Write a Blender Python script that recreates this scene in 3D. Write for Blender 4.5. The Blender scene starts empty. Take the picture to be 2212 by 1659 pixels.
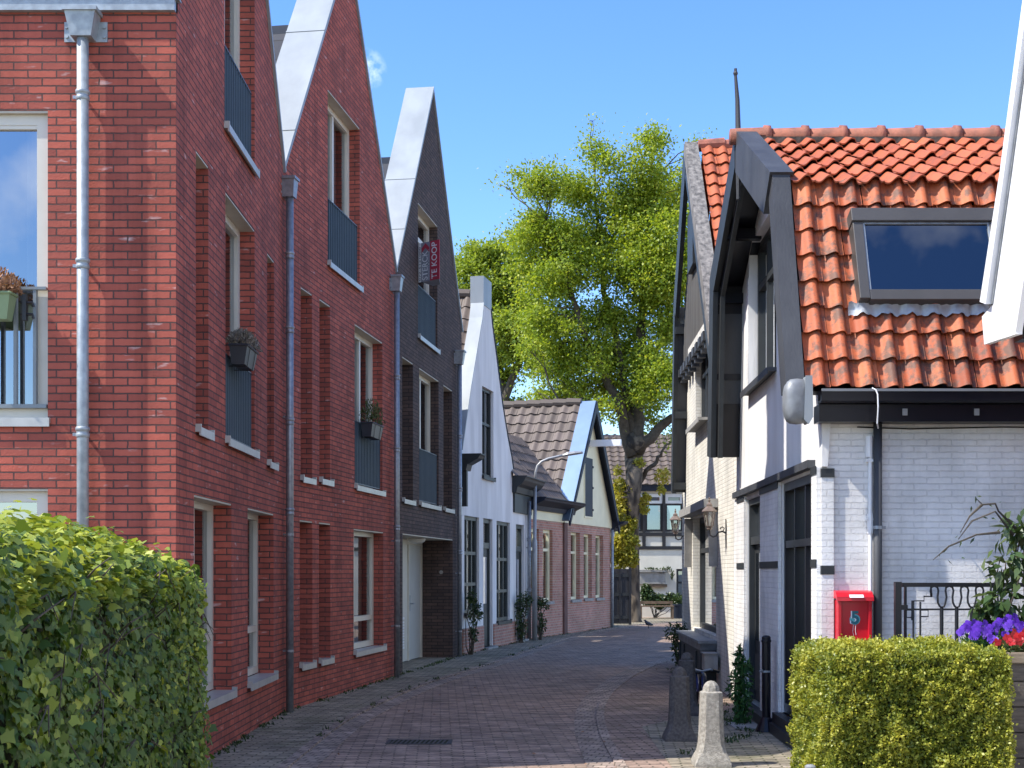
import bpy, math, random
import numpy as np
from mathutils import Vector, Matrix
from mathutils.geometry import tessellate_polygon
random.seed(7); RNG = np.random.default_rng(7)
SC = bpy.context.scene
COL = SC.collection

# ------------------------------------------------------------------ camera
F = 2950.0; EYE = 1.62; CX = 1106.0; HY = 1236.0      # measured on a 2212 px wide view of the photograph
cam_d = bpy.data.cameras.new('camera'); cam = bpy.data.objects.new('camera', cam_d); COL.objects.link(cam)
cam.location = (0, 0, EYE); cam.rotation_euler = (math.radians(90), 0, 0)
cam_d.sensor_width = 36; cam_d.lens = F/2212*36; cam_d.shift_y = (HY-829.5)/2212
cam_d.clip_start = .1; cam_d.clip_end = 3000
SC.camera = cam

# ------------------------------------------------------------------ light
SUN_TRAVEL = Vector((1.0, .28, -1.27)).normalized()
SUN_ELEV = math.asin(-SUN_TRAVEL.z); SUN_AZ = math.atan2(-SUN_TRAVEL.x, -SUN_TRAVEL.y)
sd = bpy.data.lights.new('sun', 'SUN'); sun = bpy.data.objects.new('sun', sd); COL.objects.link(sun)
sd.energy = 3.45; sd.angle = math.radians(.5); sd.color = (1, .95, .87)
sun.rotation_euler = SUN_TRAVEL.to_track_quat('-Z', 'Y').to_euler(); sun.location = (-20, -5, 40)
w = bpy.data.worlds.new('World'); SC.world = w; w.use_nodes = True
nt = w.node_tree; nt.nodes.clear()
wo = nt.nodes.new('ShaderNodeOutputWorld'); bg = nt.nodes.new('ShaderNodeBackground'); bg.inputs['Strength'].default_value = .15
sky = nt.nodes.new('ShaderNodeTexSky'); sky.sky_type = 'NISHITA'; sky.sun_disc = False
sky.sun_elevation = SUN_ELEV; sky.sun_rotation = SUN_AZ % (2*math.pi)
sky.altitude = 0; sky.air_density = 1.0; sky.dust_density = .15; sky.ozone_density = 4.0
# clouds over the half of the sky behind the viewer (seen only in the window panes) and one small wisp
tc = nt.nodes.new('ShaderNodeTexCoord')
nz = nt.nodes.new('ShaderNodeTexNoise'); nz.inputs['Scale'].default_value = 3.2; nz.inputs['Detail'].default_value = 7; nz.inputs['Roughness'].default_value = .55
rp = nt.nodes.new('ShaderNodeValToRGB'); rp.color_ramp.elements[0].position = .5; rp.color_ramp.elements[1].position = .68
sp = nt.nodes.new('ShaderNodeSeparateXYZ')
mr = nt.nodes.new('ShaderNodeMapRange'); mr.inputs['From Min'].default_value = .25; mr.inputs['From Max'].default_value = -.15; mr.inputs['To Min'].default_value = 0; mr.inputs['To Max'].default_value = 1
mm = nt.nodes.new('ShaderNodeMath'); mm.operation = 'MULTIPLY'
mixc = nt.nodes.new('ShaderNodeMix'); mixc.data_type = 'RGBA'; mixc.inputs[7].default_value = (7.5, 7.8, 8.2, 1)
L = nt.links.new
L(tc.outputs['Generated'], nz.inputs['Vector']); L(nz.outputs['Fac'], rp.inputs['Fac'])
L(tc.outputs['Generated'], sp.inputs[0]); L(sp.outputs['Y'], mr.inputs['Value'])
L(rp.outputs['Color'], mm.inputs[0]); L(mr.outputs['Result'], mm.inputs[1])
wisp = Vector(((790-CX)/F, 1, (HY-150)/F)).normalized()
dd = nt.nodes.new('ShaderNodeVectorMath'); dd.operation = 'DISTANCE'; dd.inputs[1].default_value = wisp
nrm = nt.nodes.new('ShaderNodeVectorMath'); nrm.operation = 'NORMALIZE'; L(tc.outputs['Generated'], nrm.inputs[0]); L(nrm.outputs[0], dd.inputs[0])
m2 = nt.nodes.new('ShaderNodeMapRange'); m2.inputs['From Min'].default_value = .015; m2.inputs['From Max'].default_value = .0; m2.inputs['To Min'].default_value = 0; m2.inputs['To Max'].default_value = .5
L(dd.outputs['Value'], m2.inputs['Value'])
n2 = nt.nodes.new('ShaderNodeTexNoise'); n2.inputs['Scale'].default_value = 140; n2.inputs['Detail'].default_value = 4; L(tc.outputs['Generated'], n2.inputs['Vector'])
m3 = nt.nodes.new('ShaderNodeMath'); m3.operation = 'MULTIPLY'; L(m2.outputs['Result'], m3.inputs[0]); n2r = nt.nodes.new('ShaderNodeMapRange'); n2r.inputs['From Min'].default_value = .42; n2r.inputs['From Max'].default_value = .68; L(n2.outputs['Fac'], n2r.inputs['Value']); L(n2r.outputs['Result'], m3.inputs[1])
ad = nt.nodes.new('ShaderNodeMath'); ad.operation = 'ADD'; ad.use_clamp = True; L(mm.outputs[0], ad.inputs[0]); L(m3.outputs[0], ad.inputs[1])
hs = nt.nodes.new('ShaderNodeHueSaturation'); hs.inputs['Saturation'].default_value = 1.2; hs.inputs['Hue'].default_value = .510; hs.inputs['Value'].default_value = 1.0; L(sky.outputs['Color'], hs.inputs['Color'])
L(ad.outputs[0], mixc.inputs[0]); L(hs.outputs['Color'], mixc.inputs[6]); L(mixc.outputs[2], bg.inputs['Color']); L(bg.outputs[0], wo.inputs['Surface'])

vs = SC.view_settings; vs.view_transform = 'Standard'; vs.look = 'None'; vs.exposure = 1.1; vs.gamma = 1.0
SC.cycles.max_bounces = 8; SC.cycles.diffuse_bounces = 4; SC.cycles.transparent_max_bounces = 12
SC.cycles.use_denoising = True
SC.cycles.sample_clamp_indirect = 0; SC.cycles.blur_glossy = 1.5

# ------------------------------------------------------------------ materials
def new_mat(name):
    m = bpy.data.materials.new(name); m.use_nodes = True
    n = m.node_tree.nodes; b = n['Principled BSDF']
    return m, n, m.node_tree.links.new, b

def M(name, col, rough=.6, var=.12, scale=5., bump=0., bscale=60., metal=0., spec=.5, col2=None, vfac=(.35, .65), stretch=None):
    m, n, L, b = new_mat(name)
    b.inputs['Roughness'].default_value = rough; b.inputs['Metallic'].default_value = metal
    b.inputs['Specular IOR Level'].default_value = spec
    g = n.new('ShaderNodeNewGeometry')
    pos = g.outputs['Position']
    if stretch:
        mp = n.new('ShaderNodeMapping'); mp.inputs['Scale'].default_value = stretch; L(pos, mp.inputs['Vector']); pos = mp.outputs[0]
    t = n.new('ShaderNodeTexNoise'); t.inputs['Scale'].default_value = scale; t.inputs['Detail'].default_value = 6; L(pos, t.inputs['Vector'])
    r = n.new('ShaderNodeValToRGB'); r.color_ramp.elements[0].position = vfac[0]; r.color_ramp.elements[1].position = vfac[1]
    c2 = col2 or tuple(max(0, c*(1-2*var)) for c in col)
    r.color_ramp.elements[0].color = (*c2, 1); r.color_ramp.elements[1].color = (*col, 1)
    L(t.outputs['Fac'], r.inputs['Fac']); L(r.outputs['Color'], b.inputs['Base Color'])
    if bump:
        t2 = n.new('ShaderNodeTexNoise'); t2.inputs['Scale'].default_value = bscale; t2.inputs['Detail'].default_value = 4; L(pos, t2.inputs['Vector'])
        bp = n.new('ShaderNodeBump'); bp.inputs['Strength'].default_value = bump; bp.inputs['Distance'].default_value = .01
        L(t2.outputs['Fac'], bp.inputs['Height']); L(bp.outputs['Normal'], b.inputs['Normal'])
    return m

def surf_uv(n, L):
    """coordinates in metres along and up any sloping or upright face"""
    g = n.new('ShaderNodeNewGeometry')
    c = n.new('ShaderNodeVectorMath'); c.operation = 'CROSS_PRODUCT'; c.inputs[0].default_value = (0, 0, 1); L(g.outputs['True Normal'], c.inputs[1])
    nn = n.new('ShaderNodeVectorMath'); nn.operation = 'NORMALIZE'; L(c.outputs[0], nn.inputs[0])
    c2 = n.new('ShaderNodeVectorMath'); c2.operation = 'CROSS_PRODUCT'; L(g.outputs['True Normal'], c2.inputs[0]); L(nn.outputs[0], c2.inputs[1])
    d1 = n.new('ShaderNodeVectorMath'); d1.operation = 'DOT_PRODUCT'; L(g.outputs['Position'], d1.inputs[0]); L(nn.outputs[0], d1.inputs[1])
    d2 = n.new('ShaderNodeVectorMath'); d2.operation = 'DOT_PRODUCT'; L(g.outputs['Position'], d2.inputs[0]); L(c2.outputs[0], d2.inputs[1])
    cb = n.new('ShaderNodeCombineXYZ'); L(d1.outputs['Value'], cb.inputs[0]); L(d2.outputs['Value'], cb.inputs[1])
    return cb.outputs[0], g.outputs['Position']

def brick(name, c1, c2, mortar, bw=.222, rh=.0615, ms=.011, bump=.5, pale=(.75, .68, .66), pale_amt=0., rough=.85, xy=False, rot=0., offs=.5, dirt=None, dirt_amt=0., rag=.012, dirt_scale=1.2, streak=0.):
    m, n, L, b = new_mat(name)
    b.inputs['Roughness'].default_value = rough; b.inputs['Specular IOR Level'].default_value = .3
    if xy:
        g = n.new('ShaderNodeNewGeometry'); pos = g.outputs['Position']
        mp = n.new('ShaderNodeMapping'); mp.inputs['Rotation'].default_value = (0, 0, rot); L(pos, mp.inputs['Vector']); uv = mp.outputs[0]
    else:
        uv, pos = surf_uv(n, L)
    # slightly ragged brick edges
    dn = n.new('ShaderNodeTexNoise'); dn.inputs['Scale'].default_value = 22; dn.inputs['Detail'].default_value = 3; L(pos, dn.inputs['Vector'])
    ds = n.new('ShaderNodeVectorMath'); ds.operation = 'SUBTRACT'; L(dn.outputs['Color'], ds.inputs[0]); ds.inputs[1].default_value = (.5, .5, .5)
    sc_ = n.new('ShaderNodeVectorMath'); sc_.operation = 'SCALE'; sc_.inputs['Scale'].default_value = rag; L(ds.outputs[0], sc_.inputs[0])
    av = n.new('ShaderNodeVectorMath'); L(uv, av.inputs[0]); L(sc_.outputs[0], av.inputs[1])
    br = n.new('ShaderNodeTexBrick'); L(av.outputs[0], br.inputs['Vector'])
    br.offset = offs
    br.inputs['Scale'].default_value = 1; br.inputs['Brick Width'].default_value = bw; br.inputs['Row Height'].default_value = rh
    br.inputs['Mortar Size'].default_value = ms; br.inputs['Mortar Smooth'].default_value = .25
    br.inputs['Color1'].default_value = (*c1, 1); br.inputs['Color2'].default_value = (*c2, 1); br.inputs['Mortar'].default_value = (*mortar, 1)
    col = br.outputs['Color']
    # broad tone variation
    t = n.new('ShaderNodeTexNoise'); t.inputs['Scale'].default_value = 1.7; t.inputs['Detail'].default_value = 8; t.inputs['Roughness'].default_value = .65; L(pos, t.inputs['Vector'])
    mr = n.new('ShaderNodeMapRange'); mr.inputs['From Min'].default_value = .3; mr.inputs['From Max'].default_value = .7; mr.inputs['To Min'].default_value = .78; mr.inputs['To Max'].default_value = 1.18
    L(t.outputs['Fac'], mr.inputs['Value'])
    mu = n.new('ShaderNodeVectorMath'); mu.operation = 'SCALE'; L(col, mu.inputs[0]); L(mr.outputs['Result'], mu.inputs['Scale'])
    col = mu.outputs[0]
    def blend(col, fac, c):
        x = n.new('ShaderNodeMix'); x.data_type = 'RGBA'; L(fac, x.inputs[0]); L(col, x.inputs[6]); x.inputs[7].default_value = (*c, 1); return x.outputs[2]
    if pale_amt:
        # per brick lime bloom: stretched blotches
        t3 = n.new('ShaderNodeTexNoise'); t3.inputs['Scale'].default_value = 1; t3.inputs['Detail'].default_value = 5
        mp3 = n.new('ShaderNodeMapping'); mp3.inputs['Scale'].default_value = (4.5, 15, 4.5); L(uv, mp3.inputs['Vector']); L(mp3.outputs[0], t3.inputs['Vector'])
        r3 = n.new('ShaderNodeMapRange'); r3.inputs['From Min'].default_value = .64; r3.inputs['From Max'].default_value = .8; r3.inputs['To Max'].default_value = pale_amt
        L(t3.outputs['Fac'], r3.inputs['Value'])
        inv = n.new('ShaderNodeMath'); inv.operation = 'SUBTRACT'; inv.inputs[0].default_value = 1; L(br.outputs['Fac'], inv.inputs[1])
        mp_ = n.new('ShaderNodeMath'); mp_.operation = 'MULTIPLY'; L(r3.outputs['Result'], mp_.inputs[0]); L(inv.outputs[0], mp_.inputs[1])
        col = blend(col, mp_.outputs[0], pale)
    if dirt:
        t4 = n.new('ShaderNodeTexNoise'); t4.inputs['Scale'].default_value = dirt_scale; t4.inputs['Detail'].default_value = 9; t4.inputs['Roughness'].default_value = .7; L(pos, t4.inputs['Vector'])
        r4 = n.new('ShaderNodeMapRange'); r4.inputs['From Min'].default_value = .48; r4.inputs['From Max'].default_value = .68; r4.inputs['To Max'].default_value = dirt_amt
        L(t4.outputs['Fac'], r4.inputs['Value']); col = blend(col, r4.outputs['Result'], dirt)
    if streak:
        ms_ = n.new('ShaderNodeMapping'); ms_.inputs['Scale'].default_value = (5, 5, .45); L(pos, ms_.inputs['Vector'])
        ts = n.new('ShaderNodeTexNoise'); ts.inputs['Scale'].default_value = 1; ts.inputs['Detail'].default_value = 7; ts.inputs['Roughness'].default_value = .6; L(ms_.outputs[0], ts.inputs['Vector'])
        rs = n.new('ShaderNodeMapRange'); rs.inputs['From Min'].default_value = .5; rs.inputs['From Max'].default_value = .72; rs.inputs['To Min'].default_value = 1; rs.inputs['To Max'].default_value = 1-streak; L(ts.outputs['Fac'], rs.inputs['Value'])
        ss = n.new('ShaderNodeVectorMath'); ss.operation = 'SCALE'; L(col, ss.inputs[0]); L(rs.outputs['Result'], ss.inputs['Scale']); col = ss.outputs[0]
    if xy:
        mq = n.new('ShaderNodeMapping'); mq.inputs['Rotation'].default_value = (0, 0, rot); mq.inputs['Scale'].default_value = (2.6, 9.0, 1); L(pos, mq.inputs['Vector'])
        tq = n.new('ShaderNodeTexNoise'); tq.inputs['Scale'].default_value = 1; tq.inputs['Detail'].default_value = 5; tq.inputs['Roughness'].default_value = .75; L(mq.outputs[0], tq.inputs['Vector'])
        rq = n.new('ShaderNodeMapRange'); rq.inputs['From Min'].default_value = .33; rq.inputs['From Max'].default_value = .67; rq.inputs['To Min'].default_value = .4; rq.inputs['To Max'].default_value = 1.65; L(tq.outputs['Fac'], rq.inputs['Value'])
        sq = n.new('ShaderNodeVectorMath'); sq.operation = 'SCALE'; L(col, sq.inputs[0]); L(rq.outputs['Result'], sq.inputs['Scale']); col = sq.outputs[0]
    L(col, b.inputs['Base Color'])
    tn = n.new('ShaderNodeTexNoise'); tn.inputs['Scale'].default_value = 70; tn.inputs['Detail'].default_value = 3; L(pos, tn.inputs['Vector'])
    h = n.new('ShaderNodeMath'); h.operation = 'MULTIPLY_ADD'; L(tn.outputs['Fac'], h.inputs[0]); h.inputs[1].default_value = .35
    iv = n.new('ShaderNodeMath'); iv.operation = 'SUBTRACT'; iv.inputs[0].default_value = 1; L(br.outputs['Fac'], iv.inputs[1]); L(iv.outputs[0], h.inputs[2])
    bp = n.new('ShaderNodeBump'); bp.inputs['Strength'].default_value = bump; bp.inputs['Distance'].default_value = .008
    L(h.outputs[0], bp.inputs['Height']); L(bp.outputs['Normal'], b.inputs['Normal'])
    if xy:
        b2_ = n.new('ShaderNodeBump'); b2_.inputs['Strength'].default_value = .8; b2_.inputs['Distance'].default_value = .035; L(tq.outputs['Fac'], b2_.inputs['Height']); L(b2_.outputs['Normal'], bp.inputs['Normal'])
    return m

def rnd_mat(name, cols, rough=.6, trans=0., noise=0., spec=.4, bump=0.):
    """colour picked per face from the attribute rnd; optional see-through light for leaves"""
    m, n, L, b = new_mat(name)
    a = n.new('ShaderNodeAttribute'); a.attribute_name = 'rnd'
    r = n.new('ShaderNodeValToRGB'); e = r.color_ramp.elements
    while len(e) < len(cols): e.new(.5)
    for i, c in enumerate(cols):
        e[i].position = i/(len(cols)-1); e[i].color = (*c, 1)
    L(a.outputs['Fac'], r.inputs['Fac']); col = r.outputs['Color']
    g = n.new('ShaderNodeNewGeometry')
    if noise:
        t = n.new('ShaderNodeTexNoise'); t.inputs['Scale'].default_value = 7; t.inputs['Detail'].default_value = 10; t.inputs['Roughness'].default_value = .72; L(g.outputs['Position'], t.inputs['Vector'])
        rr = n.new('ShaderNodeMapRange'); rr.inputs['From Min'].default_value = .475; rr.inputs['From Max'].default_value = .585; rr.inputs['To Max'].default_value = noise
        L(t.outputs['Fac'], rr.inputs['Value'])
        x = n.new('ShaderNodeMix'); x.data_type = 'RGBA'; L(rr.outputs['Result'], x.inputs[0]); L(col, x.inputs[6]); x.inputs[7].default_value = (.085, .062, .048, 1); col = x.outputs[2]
    L(col, b.inputs['Base Color']); b.inputs['Roughness'].default_value = rough; b.inputs['Specular IOR Level'].default_value = spec
    if bump:
        t2 = n.new('ShaderNodeTexNoise'); t2.inputs['Scale'].default_value = 45; t2.inputs['Detail'].default_value = 5; L(g.outputs['Position'], t2.inputs['Vector'])
        bp = n.new('ShaderNodeBump'); bp.inputs['Strength'].default_value = bump; bp.inputs['Distance'].default_value = .01
        L(t2.outputs['Fac'], bp.inputs['Height']); L(bp.outputs['Normal'], b.inputs['Normal'])
    if trans:
        tr = n.new('ShaderNodeBsdfTranslucent')
        gm = n.new('ShaderNodeVectorMath'); gm.operation = 'MULTIPLY'; gm.inputs[1].default_value = (1.35, 1.3, .6); L(col, gm.inputs[0]); L(gm.outputs[0], tr.inputs['Color'])
        ms = n.new('ShaderNodeMixShader'); ms.inputs[0].default_value = trans
        L(b.outputs[0], ms.inputs[1]); L(tr.outputs[0], ms.inputs[2]); L(ms.outputs[0], n['Material Output'].inputs['Surface'])
    return m

def glass(name, tint=(.8, .85, .85), boost=1.0):
    m, n, L, b = new_mat(name); n.remove(b)
    fr = n.new('ShaderNodeFresnel'); fr.inputs['IOR'].default_value = 1.62
    ml = n.new('ShaderNodeMath'); ml.operation = 'MULTIPLY_ADD'; ml.use_clamp = True; ml.inputs[1].default_value = boost; ml.inputs[2].default_value = .06; L(fr.outputs[0], ml.inputs[0])
    t = n.new('ShaderNodeBsdfTransparent'); t.inputs['Color'].default_value = (*tint, 1)
    g = n.new('ShaderNodeBsdfGlossy'); g.inputs['Roughness'].default_value = .015; g.inputs['Color'].default_value = (.95, .97, 1, 1)
    x = n.new('ShaderNodeMixShader'); L(ml.outputs[0], x.inputs[0]); L(t.outputs[0], x.inputs[1]); L(g.outputs[0], x.inputs[2]); L(x.outputs[0], n['Material Output'].inputs['Surface'])
    return m

MT = {}
MT['red'] = brick('red_brick', (.47, .115, .078), (.30, .076, .057), (.10, .055, .05), ms=.0065, pale_amt=.65, bump=1., rag=.010, streak=.3, dirt=(.22, .075, .06), dirt_amt=.35, dirt_scale=.8)
MT['dark'] = brick('dark_brick', (.115, .075, .063), (.07, .05, .046), (.036, .03, .028), ms=.0075, pale_amt=.3, pale=(.3, .27, .26), bump=.8, streak=.25)
MT['pink'] = brick('old_brick', (.48, .225, .165), (.36, .16, .12), (.42, .32, .27), bw=.20, rh=.064, pale_amt=.3, pale=(.5, .42, .36), dirt=(.22, .2, .12), dirt_amt=.35)
MT['white_brick'] = brick('white_painted_brick', (.81, .79, .76), (.79, .775, .75), (.74, .725, .70), bw=.215, rh=.054, ms=.005, bump=1., rough=.6, dirt=(.5, .47, .42), dirt_amt=.16, rag=.016, streak=.14)
MT['cream_brick'] = brick('cream_painted_brick', (.74, .71, .63), (.70, .67, .59), (.60, .57, .5), bw=.215, rh=.054, ms=.007, bump=.7, rough=.7, dirt=(.45, .4, .3), dirt_amt=.25, rag=.016, streak=.22)
MT['stucco'] = M('white_stucco', (.78, .765, .75), .85, .06, 2.6, .3, 45, stretch=(1, 1, .22), col2=(.62, .605, .59))
MT['plaster'] = M('white_plaster', (.80, .79, .77), .7, .04, 3.5, .5, 18, stretch=(1, 1, .25), col2=(.68, .665, .64))
MT['bh_wall'] = M('cream_plaster', (.70, .67, .58), .8, .08, 1.3, .2, 30)
MT['zinc'] = M('zinc_sheet', (.33, .36, .375), .5, .06, 2.2, .05, 25, metal=.2, stretch=(1, 1, .3), col2=(.26, .285, .30))
MT['zinc_sky_tint'] = M('sky_tinted_zinc', (.20, .29, .42), .3, .06, 2.2, metal=.6)  # blue base colour stands for the sky mirrored in the zinc
MT['zinc_pipe'] = M('galvanised_pipe', (.33, .35, .38), .42, .16, 18, .05, 60, metal=.55, col2=(.24, .255, .28))
MT['zinc_bright'] = M('galvanised_pipe_pale', (.38, .42, .44), .48, .1, 14, .1, 60, metal=.35, col2=(.27, .30, .32))
MT['cream'] = M('cream_frame_paint', (.62, .585, .50), .4, .03, 6)
MT['soffit'] = M('cream_reveal_board', (.50, .45, .36), .55, .06, 5)
MT['sill'] = M('pale_sill_metal', (.48, .475, .45), .35, .08, 8, metal=.15)
MT['rail'] = M('slate_blue_railing_paint', (.075, .105, .135), .45, .05, 6)
MT['rail_grey'] = M('grey_railing_paint', (.2, .23, .25), .4, .06, 6)
MT['glass'] = glass('window_glass', (.62, .68, .7), 1.1)
MT['glass_sky'] = glass('sky_reflecting_glass', (.3, .33, .36), 4.5)
MT['glass_dark'] = glass('dark_window_glass', (.2, .25, .3), 1.1)
MT['curtain'] = M('pale_curtain', (.42, .43, .42), .9, .15, 3, stretch=(6, 6, .2))
MT['blind'] = M('slatted_blind', (.5, .5, .48), .7, .2, 1, stretch=(.01, .01, 30))
MT['slate'] = brick('dark_slate', (.042, .045, .054), (.032, .034, .043), (.01, .01, .012), bw=.9, rh=.42, ms=.012, bump=.5, rough=.5, rag=.004)
MT['trim_dark'] = M('dark_grey_frame_paint', (.034, .038, .040), .5, .1, 6, spec=.3)
MT['trim_door'] = M('dark_green_grey_paint', (.055, .066, .064), .45, .1, 6, spec=.35)
MT['black'] = M('black_gloss_paint', (.008, .008, .013), .3, .1, 4, spec=.3)
MT['blackmatt'] = M('black_iron', (.014, .014, .017), .45, .1, 8)
MT['navy'] = M('navy_paint', (.02, .026, .042), .55, .08, 5, spec=.25)
MT['grey_board'] = M('weathered_grey_board', (.055, .058, .064), .6, .12, 3, .3, 40, col2=(.032, .034, .039), stretch=(1, 1, .4))
MT['old_board'] = M('weathered_timber', (.26, .24, .215), .85, .25, 16, .7, 50, col2=(.085, .08, .075), stretch=(1, 1, .35))
MT['clad'] = M('grey_vertical_boarding', (.20, .19, .175), .8, .15, 7, .2, 40, stretch=(1, 1, .15))
MT['cream_wood'] = M('cream_weatherboard', (.80, .74, .50), .5, .05, 2.5)
MT['white_paint'] = M('white_gloss_paint', (.80, .80, .80), .3, .03, 3)
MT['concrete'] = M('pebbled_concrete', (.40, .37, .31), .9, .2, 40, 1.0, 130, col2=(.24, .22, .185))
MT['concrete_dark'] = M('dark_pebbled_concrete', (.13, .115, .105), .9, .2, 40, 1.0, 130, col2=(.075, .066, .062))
MT['lead'] = M('lead_sheet', (.27, .285, .30), .5, .2, 6, .4, 14, metal=.2)
MT['bark'] = M('tree_bark', (.17, .135, .095), .95, .25, 5, 1.0, 9, col2=(.035, .028, .022), vfac=(.4, .6), stretch=(1, 1, .4))
MT['twig'] = M('branch_bark', (.10, .082, .06), .95, .2, 10)
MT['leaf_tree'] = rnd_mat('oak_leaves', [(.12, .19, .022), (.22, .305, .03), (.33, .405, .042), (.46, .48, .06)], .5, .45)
MT['leaf_tree2'] = rnd_mat('back_tree_leaves', [(.17, .24, .028), (.26, .34, .04), (.36, .41, .055)], .5, .45)
MT['leaf_epic'] = rnd_mat('trunk_leaves', [(.20, .23, .03), (.36, .34, .045), (.50, .41, .07)], .5, .35)
MT['leaf_ivy'] = rnd_mat('ivy_leaves', [(.035, .075, .018), (.065, .125, .028), (.11, .18, .034), (.22, .29, .045), (.42, .46, .075)], .42, .3, spec=.35)
MT['leaf_box'] = rnd_mat('box_leaves', [(.05, .085, .016), (.16, .205, .03), (.33, .35, .05), (.52, .49, .08)], .42, .3)
MT['leaf_shrub'] = rnd_mat('shrub_leaves', [(.02, .045, .014), (.04, .075, .02), (.08, .115, .04)], .4, .2)
MT['leaf_ever'] = rnd_mat('evergreen_leaves', [(.03, .06, .018), (.07, .12, .04), (.16, .20, .09)], .35, .25)
MT['leaf_weed'] = rnd_mat('weed_leaves', [(.02, .07, .02), (.04, .12, .03), (.075, .17, .045)], .4, .25)
MT['leaf_dry'] = rnd_mat('dry_leaves', [(.16, .075, .04), (.30, .15, .085), (.42, .25, .16)], .8, .15)
MT['leaf_lav'] = rnd_mat('faded_heath', [(.13, .12, .10), (.22, .19, .16), (.30, .27, .22)], .9, .1)
MT['leaf_herb'] = rnd_mat('herb_leaves', [(.03, .05, .02), (.08, .11, .035), (.14, .15, .06)], .6, .2)
MT['petal_purple'] = rnd_mat('purple_petals', [(.07, .015, .33), (.13, .03, .5), (.2, .07, .62)], .5, .2)
MT['petal_red'] = rnd_mat('red_petals', [(.22, .004, .008), (.38, .008, .014), (.5, .02, .025)], .5, .2)
MT['hull'] = M('hedge_inside', (.035, .04, .012), 1, .3, 12)
MT['tile_orange'] = rnd_mat('orange_pantile', [(.26, .056, .022), (.41, .095, .034), (.50, .14, .052), (.34, .07, .027)], .62, 0, .8, .35, .25)
MT['tile_clean'] = rnd_mat('orange_pantile_upper', [(.36, .085, .032), (.44, .11, .042), (.50, .135, .055)], .62, 0, .3, .35, .25)
MT['tile_brown'] = rnd_mat('brown_pantile', [(.105, .082, .066), (.135, .105, .085), (.16, .125, .105)], .6, 0, .15, .4, .15)
MT['ridge_orange'] = M('ridge_tile', (.38, .13, .08), .75, .2, 8, .4, 40, col2=(.2, .075, .05))
MT['road'] = brick('road_klinker', (.42, .29, .215), (.245, .175, .138), (.13, .10, .075), bw=.205, rh=.068, ms=.008, bump=.9, rough=.8, xy=True, rot=math.radians(-3), dirt=(.17, .14, .10), dirt_amt=.45, dirt_scale=.7, rag=.045, pale=(.3, .24, .2), pale_amt=.5)
MT['pave'] = brick('pavement_brick', (.38, .32, .235), (.25, .21, .16), (.10, .095, .055), bw=.205, rh=.068, ms=.009, bump=.9, rough=.85, xy=True, rot=math.radians(4), dirt=(.075, .085, .035), dirt_amt=.6, rag=.02, pale=(.26, .22, .17), pale_amt=.5)
MT['pave_red'] = brick('red_pavement_brick', (.38, .265, .205), (.26, .18, .14), (.11, .088, .062), bw=.205, rh=.068, ms=.009, bump=.9, rough=.85, xy=True, rot=math.radians(-4), dirt=(.09, .09, .045), dirt_amt=.4, rag=.02, pale=(.28, .2, .16), pale_amt=.5)
MT['kerb'] = brick('kerb_brick', (.38, .295, .235), (.265, .20, .165), (.11, .09, .07), bw=.11, rh=.11, ms=.007, bump=.55, rough=.85, xy=True, rot=.2, dirt=(.085, .085, .05), dirt_amt=.4)
MT['earth'] = M('bare_earth', (.11, .095, .07), 1, .2, 3, .5, 20)
MT['iron'] = M('cast_iron', (.05, .042, .042), .6, .2, 12)
MT['red_box'] = M('red_enamel', (.55, .012, .025), .28, .04, 4)
MT['teal'] = M('teal_sticker', (.09, .42, .44), .4, .04, 4)
MT['wood'] = M('weathered_planter_board', (.25, .20, .14), .8, .2, 7, .4, 40, stretch=(.6, .6, 6), col2=(.13, .10, .07))
MT['wood_dark'] = M('dark_planter_board', (.11, .095, .085), .8, .2, 7, .4, 40, stretch=(.6, .6, 6))
MT['planter_grey'] = M('dark_grey_plastic', (.035, .04, .052), .45, .1, 5)
MT['planter_green'] = M('sage_green_plastic', (.22, .30, .16), .45, .04, 4)
MT['sign_red'] = M('sign_red', (.42, .035, .065), .45, .03, 3)
MT['sign_grey'] = M('sign_grey', (.22, .235, .29), .45, .03, 3)
MT['sign_white'] = M('sign_white', (.74, .75, .78), .45, .03, 3)
MT['copper'] = M('lantern_brown_metal', (.26, .20, .17), .45, .15, 12, metal=.4)
MT['lantern_glass'] = glass('lantern_glass', (.95, .94, .9), .9)
MT['opal'] = M('opal_glass', (.75, .73, .66), .3, .02, 3)
MT['lamp_pole'] = M('grey_lamp_pole', (.36, .37, .38), .45, .08, 5, metal=.3)
MT['bike_blue'] = M('blue_bicycle_enamel', (.03, .06, .22), .3, .03, 4)
MT['skylight_frame'] = M('grey_brown_aluminium', (.085, .08, .075), .45, .06, 4, metal=.2)
MT['skylight_glass'] = glass('roof_window_glass', (.10, .14, .22), 1.5)
MT['shop_glass'] = glass('shopfront_glass', (.10, .13, .24), 1.0)
MT['inside'] = M('dim_room', (.10, .095, .09), .9, .1, 2)
MT['stone'] = M('grey_stone', (.33, .32, .30), .8, .12, 8, .3, 50)
MT['gatewood'] = M('dark_gate_boards', (.03, .03, .034), .6, .15, 5, stretch=(5, 5, .2))
MT['brown_wood'] = M('brown_bench_wood', (.17, .115, .07), .7, .2, 6)
MT['bird'] = M('grey_feathers', (.06, .06, .07), .7, .2, 30)

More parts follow.
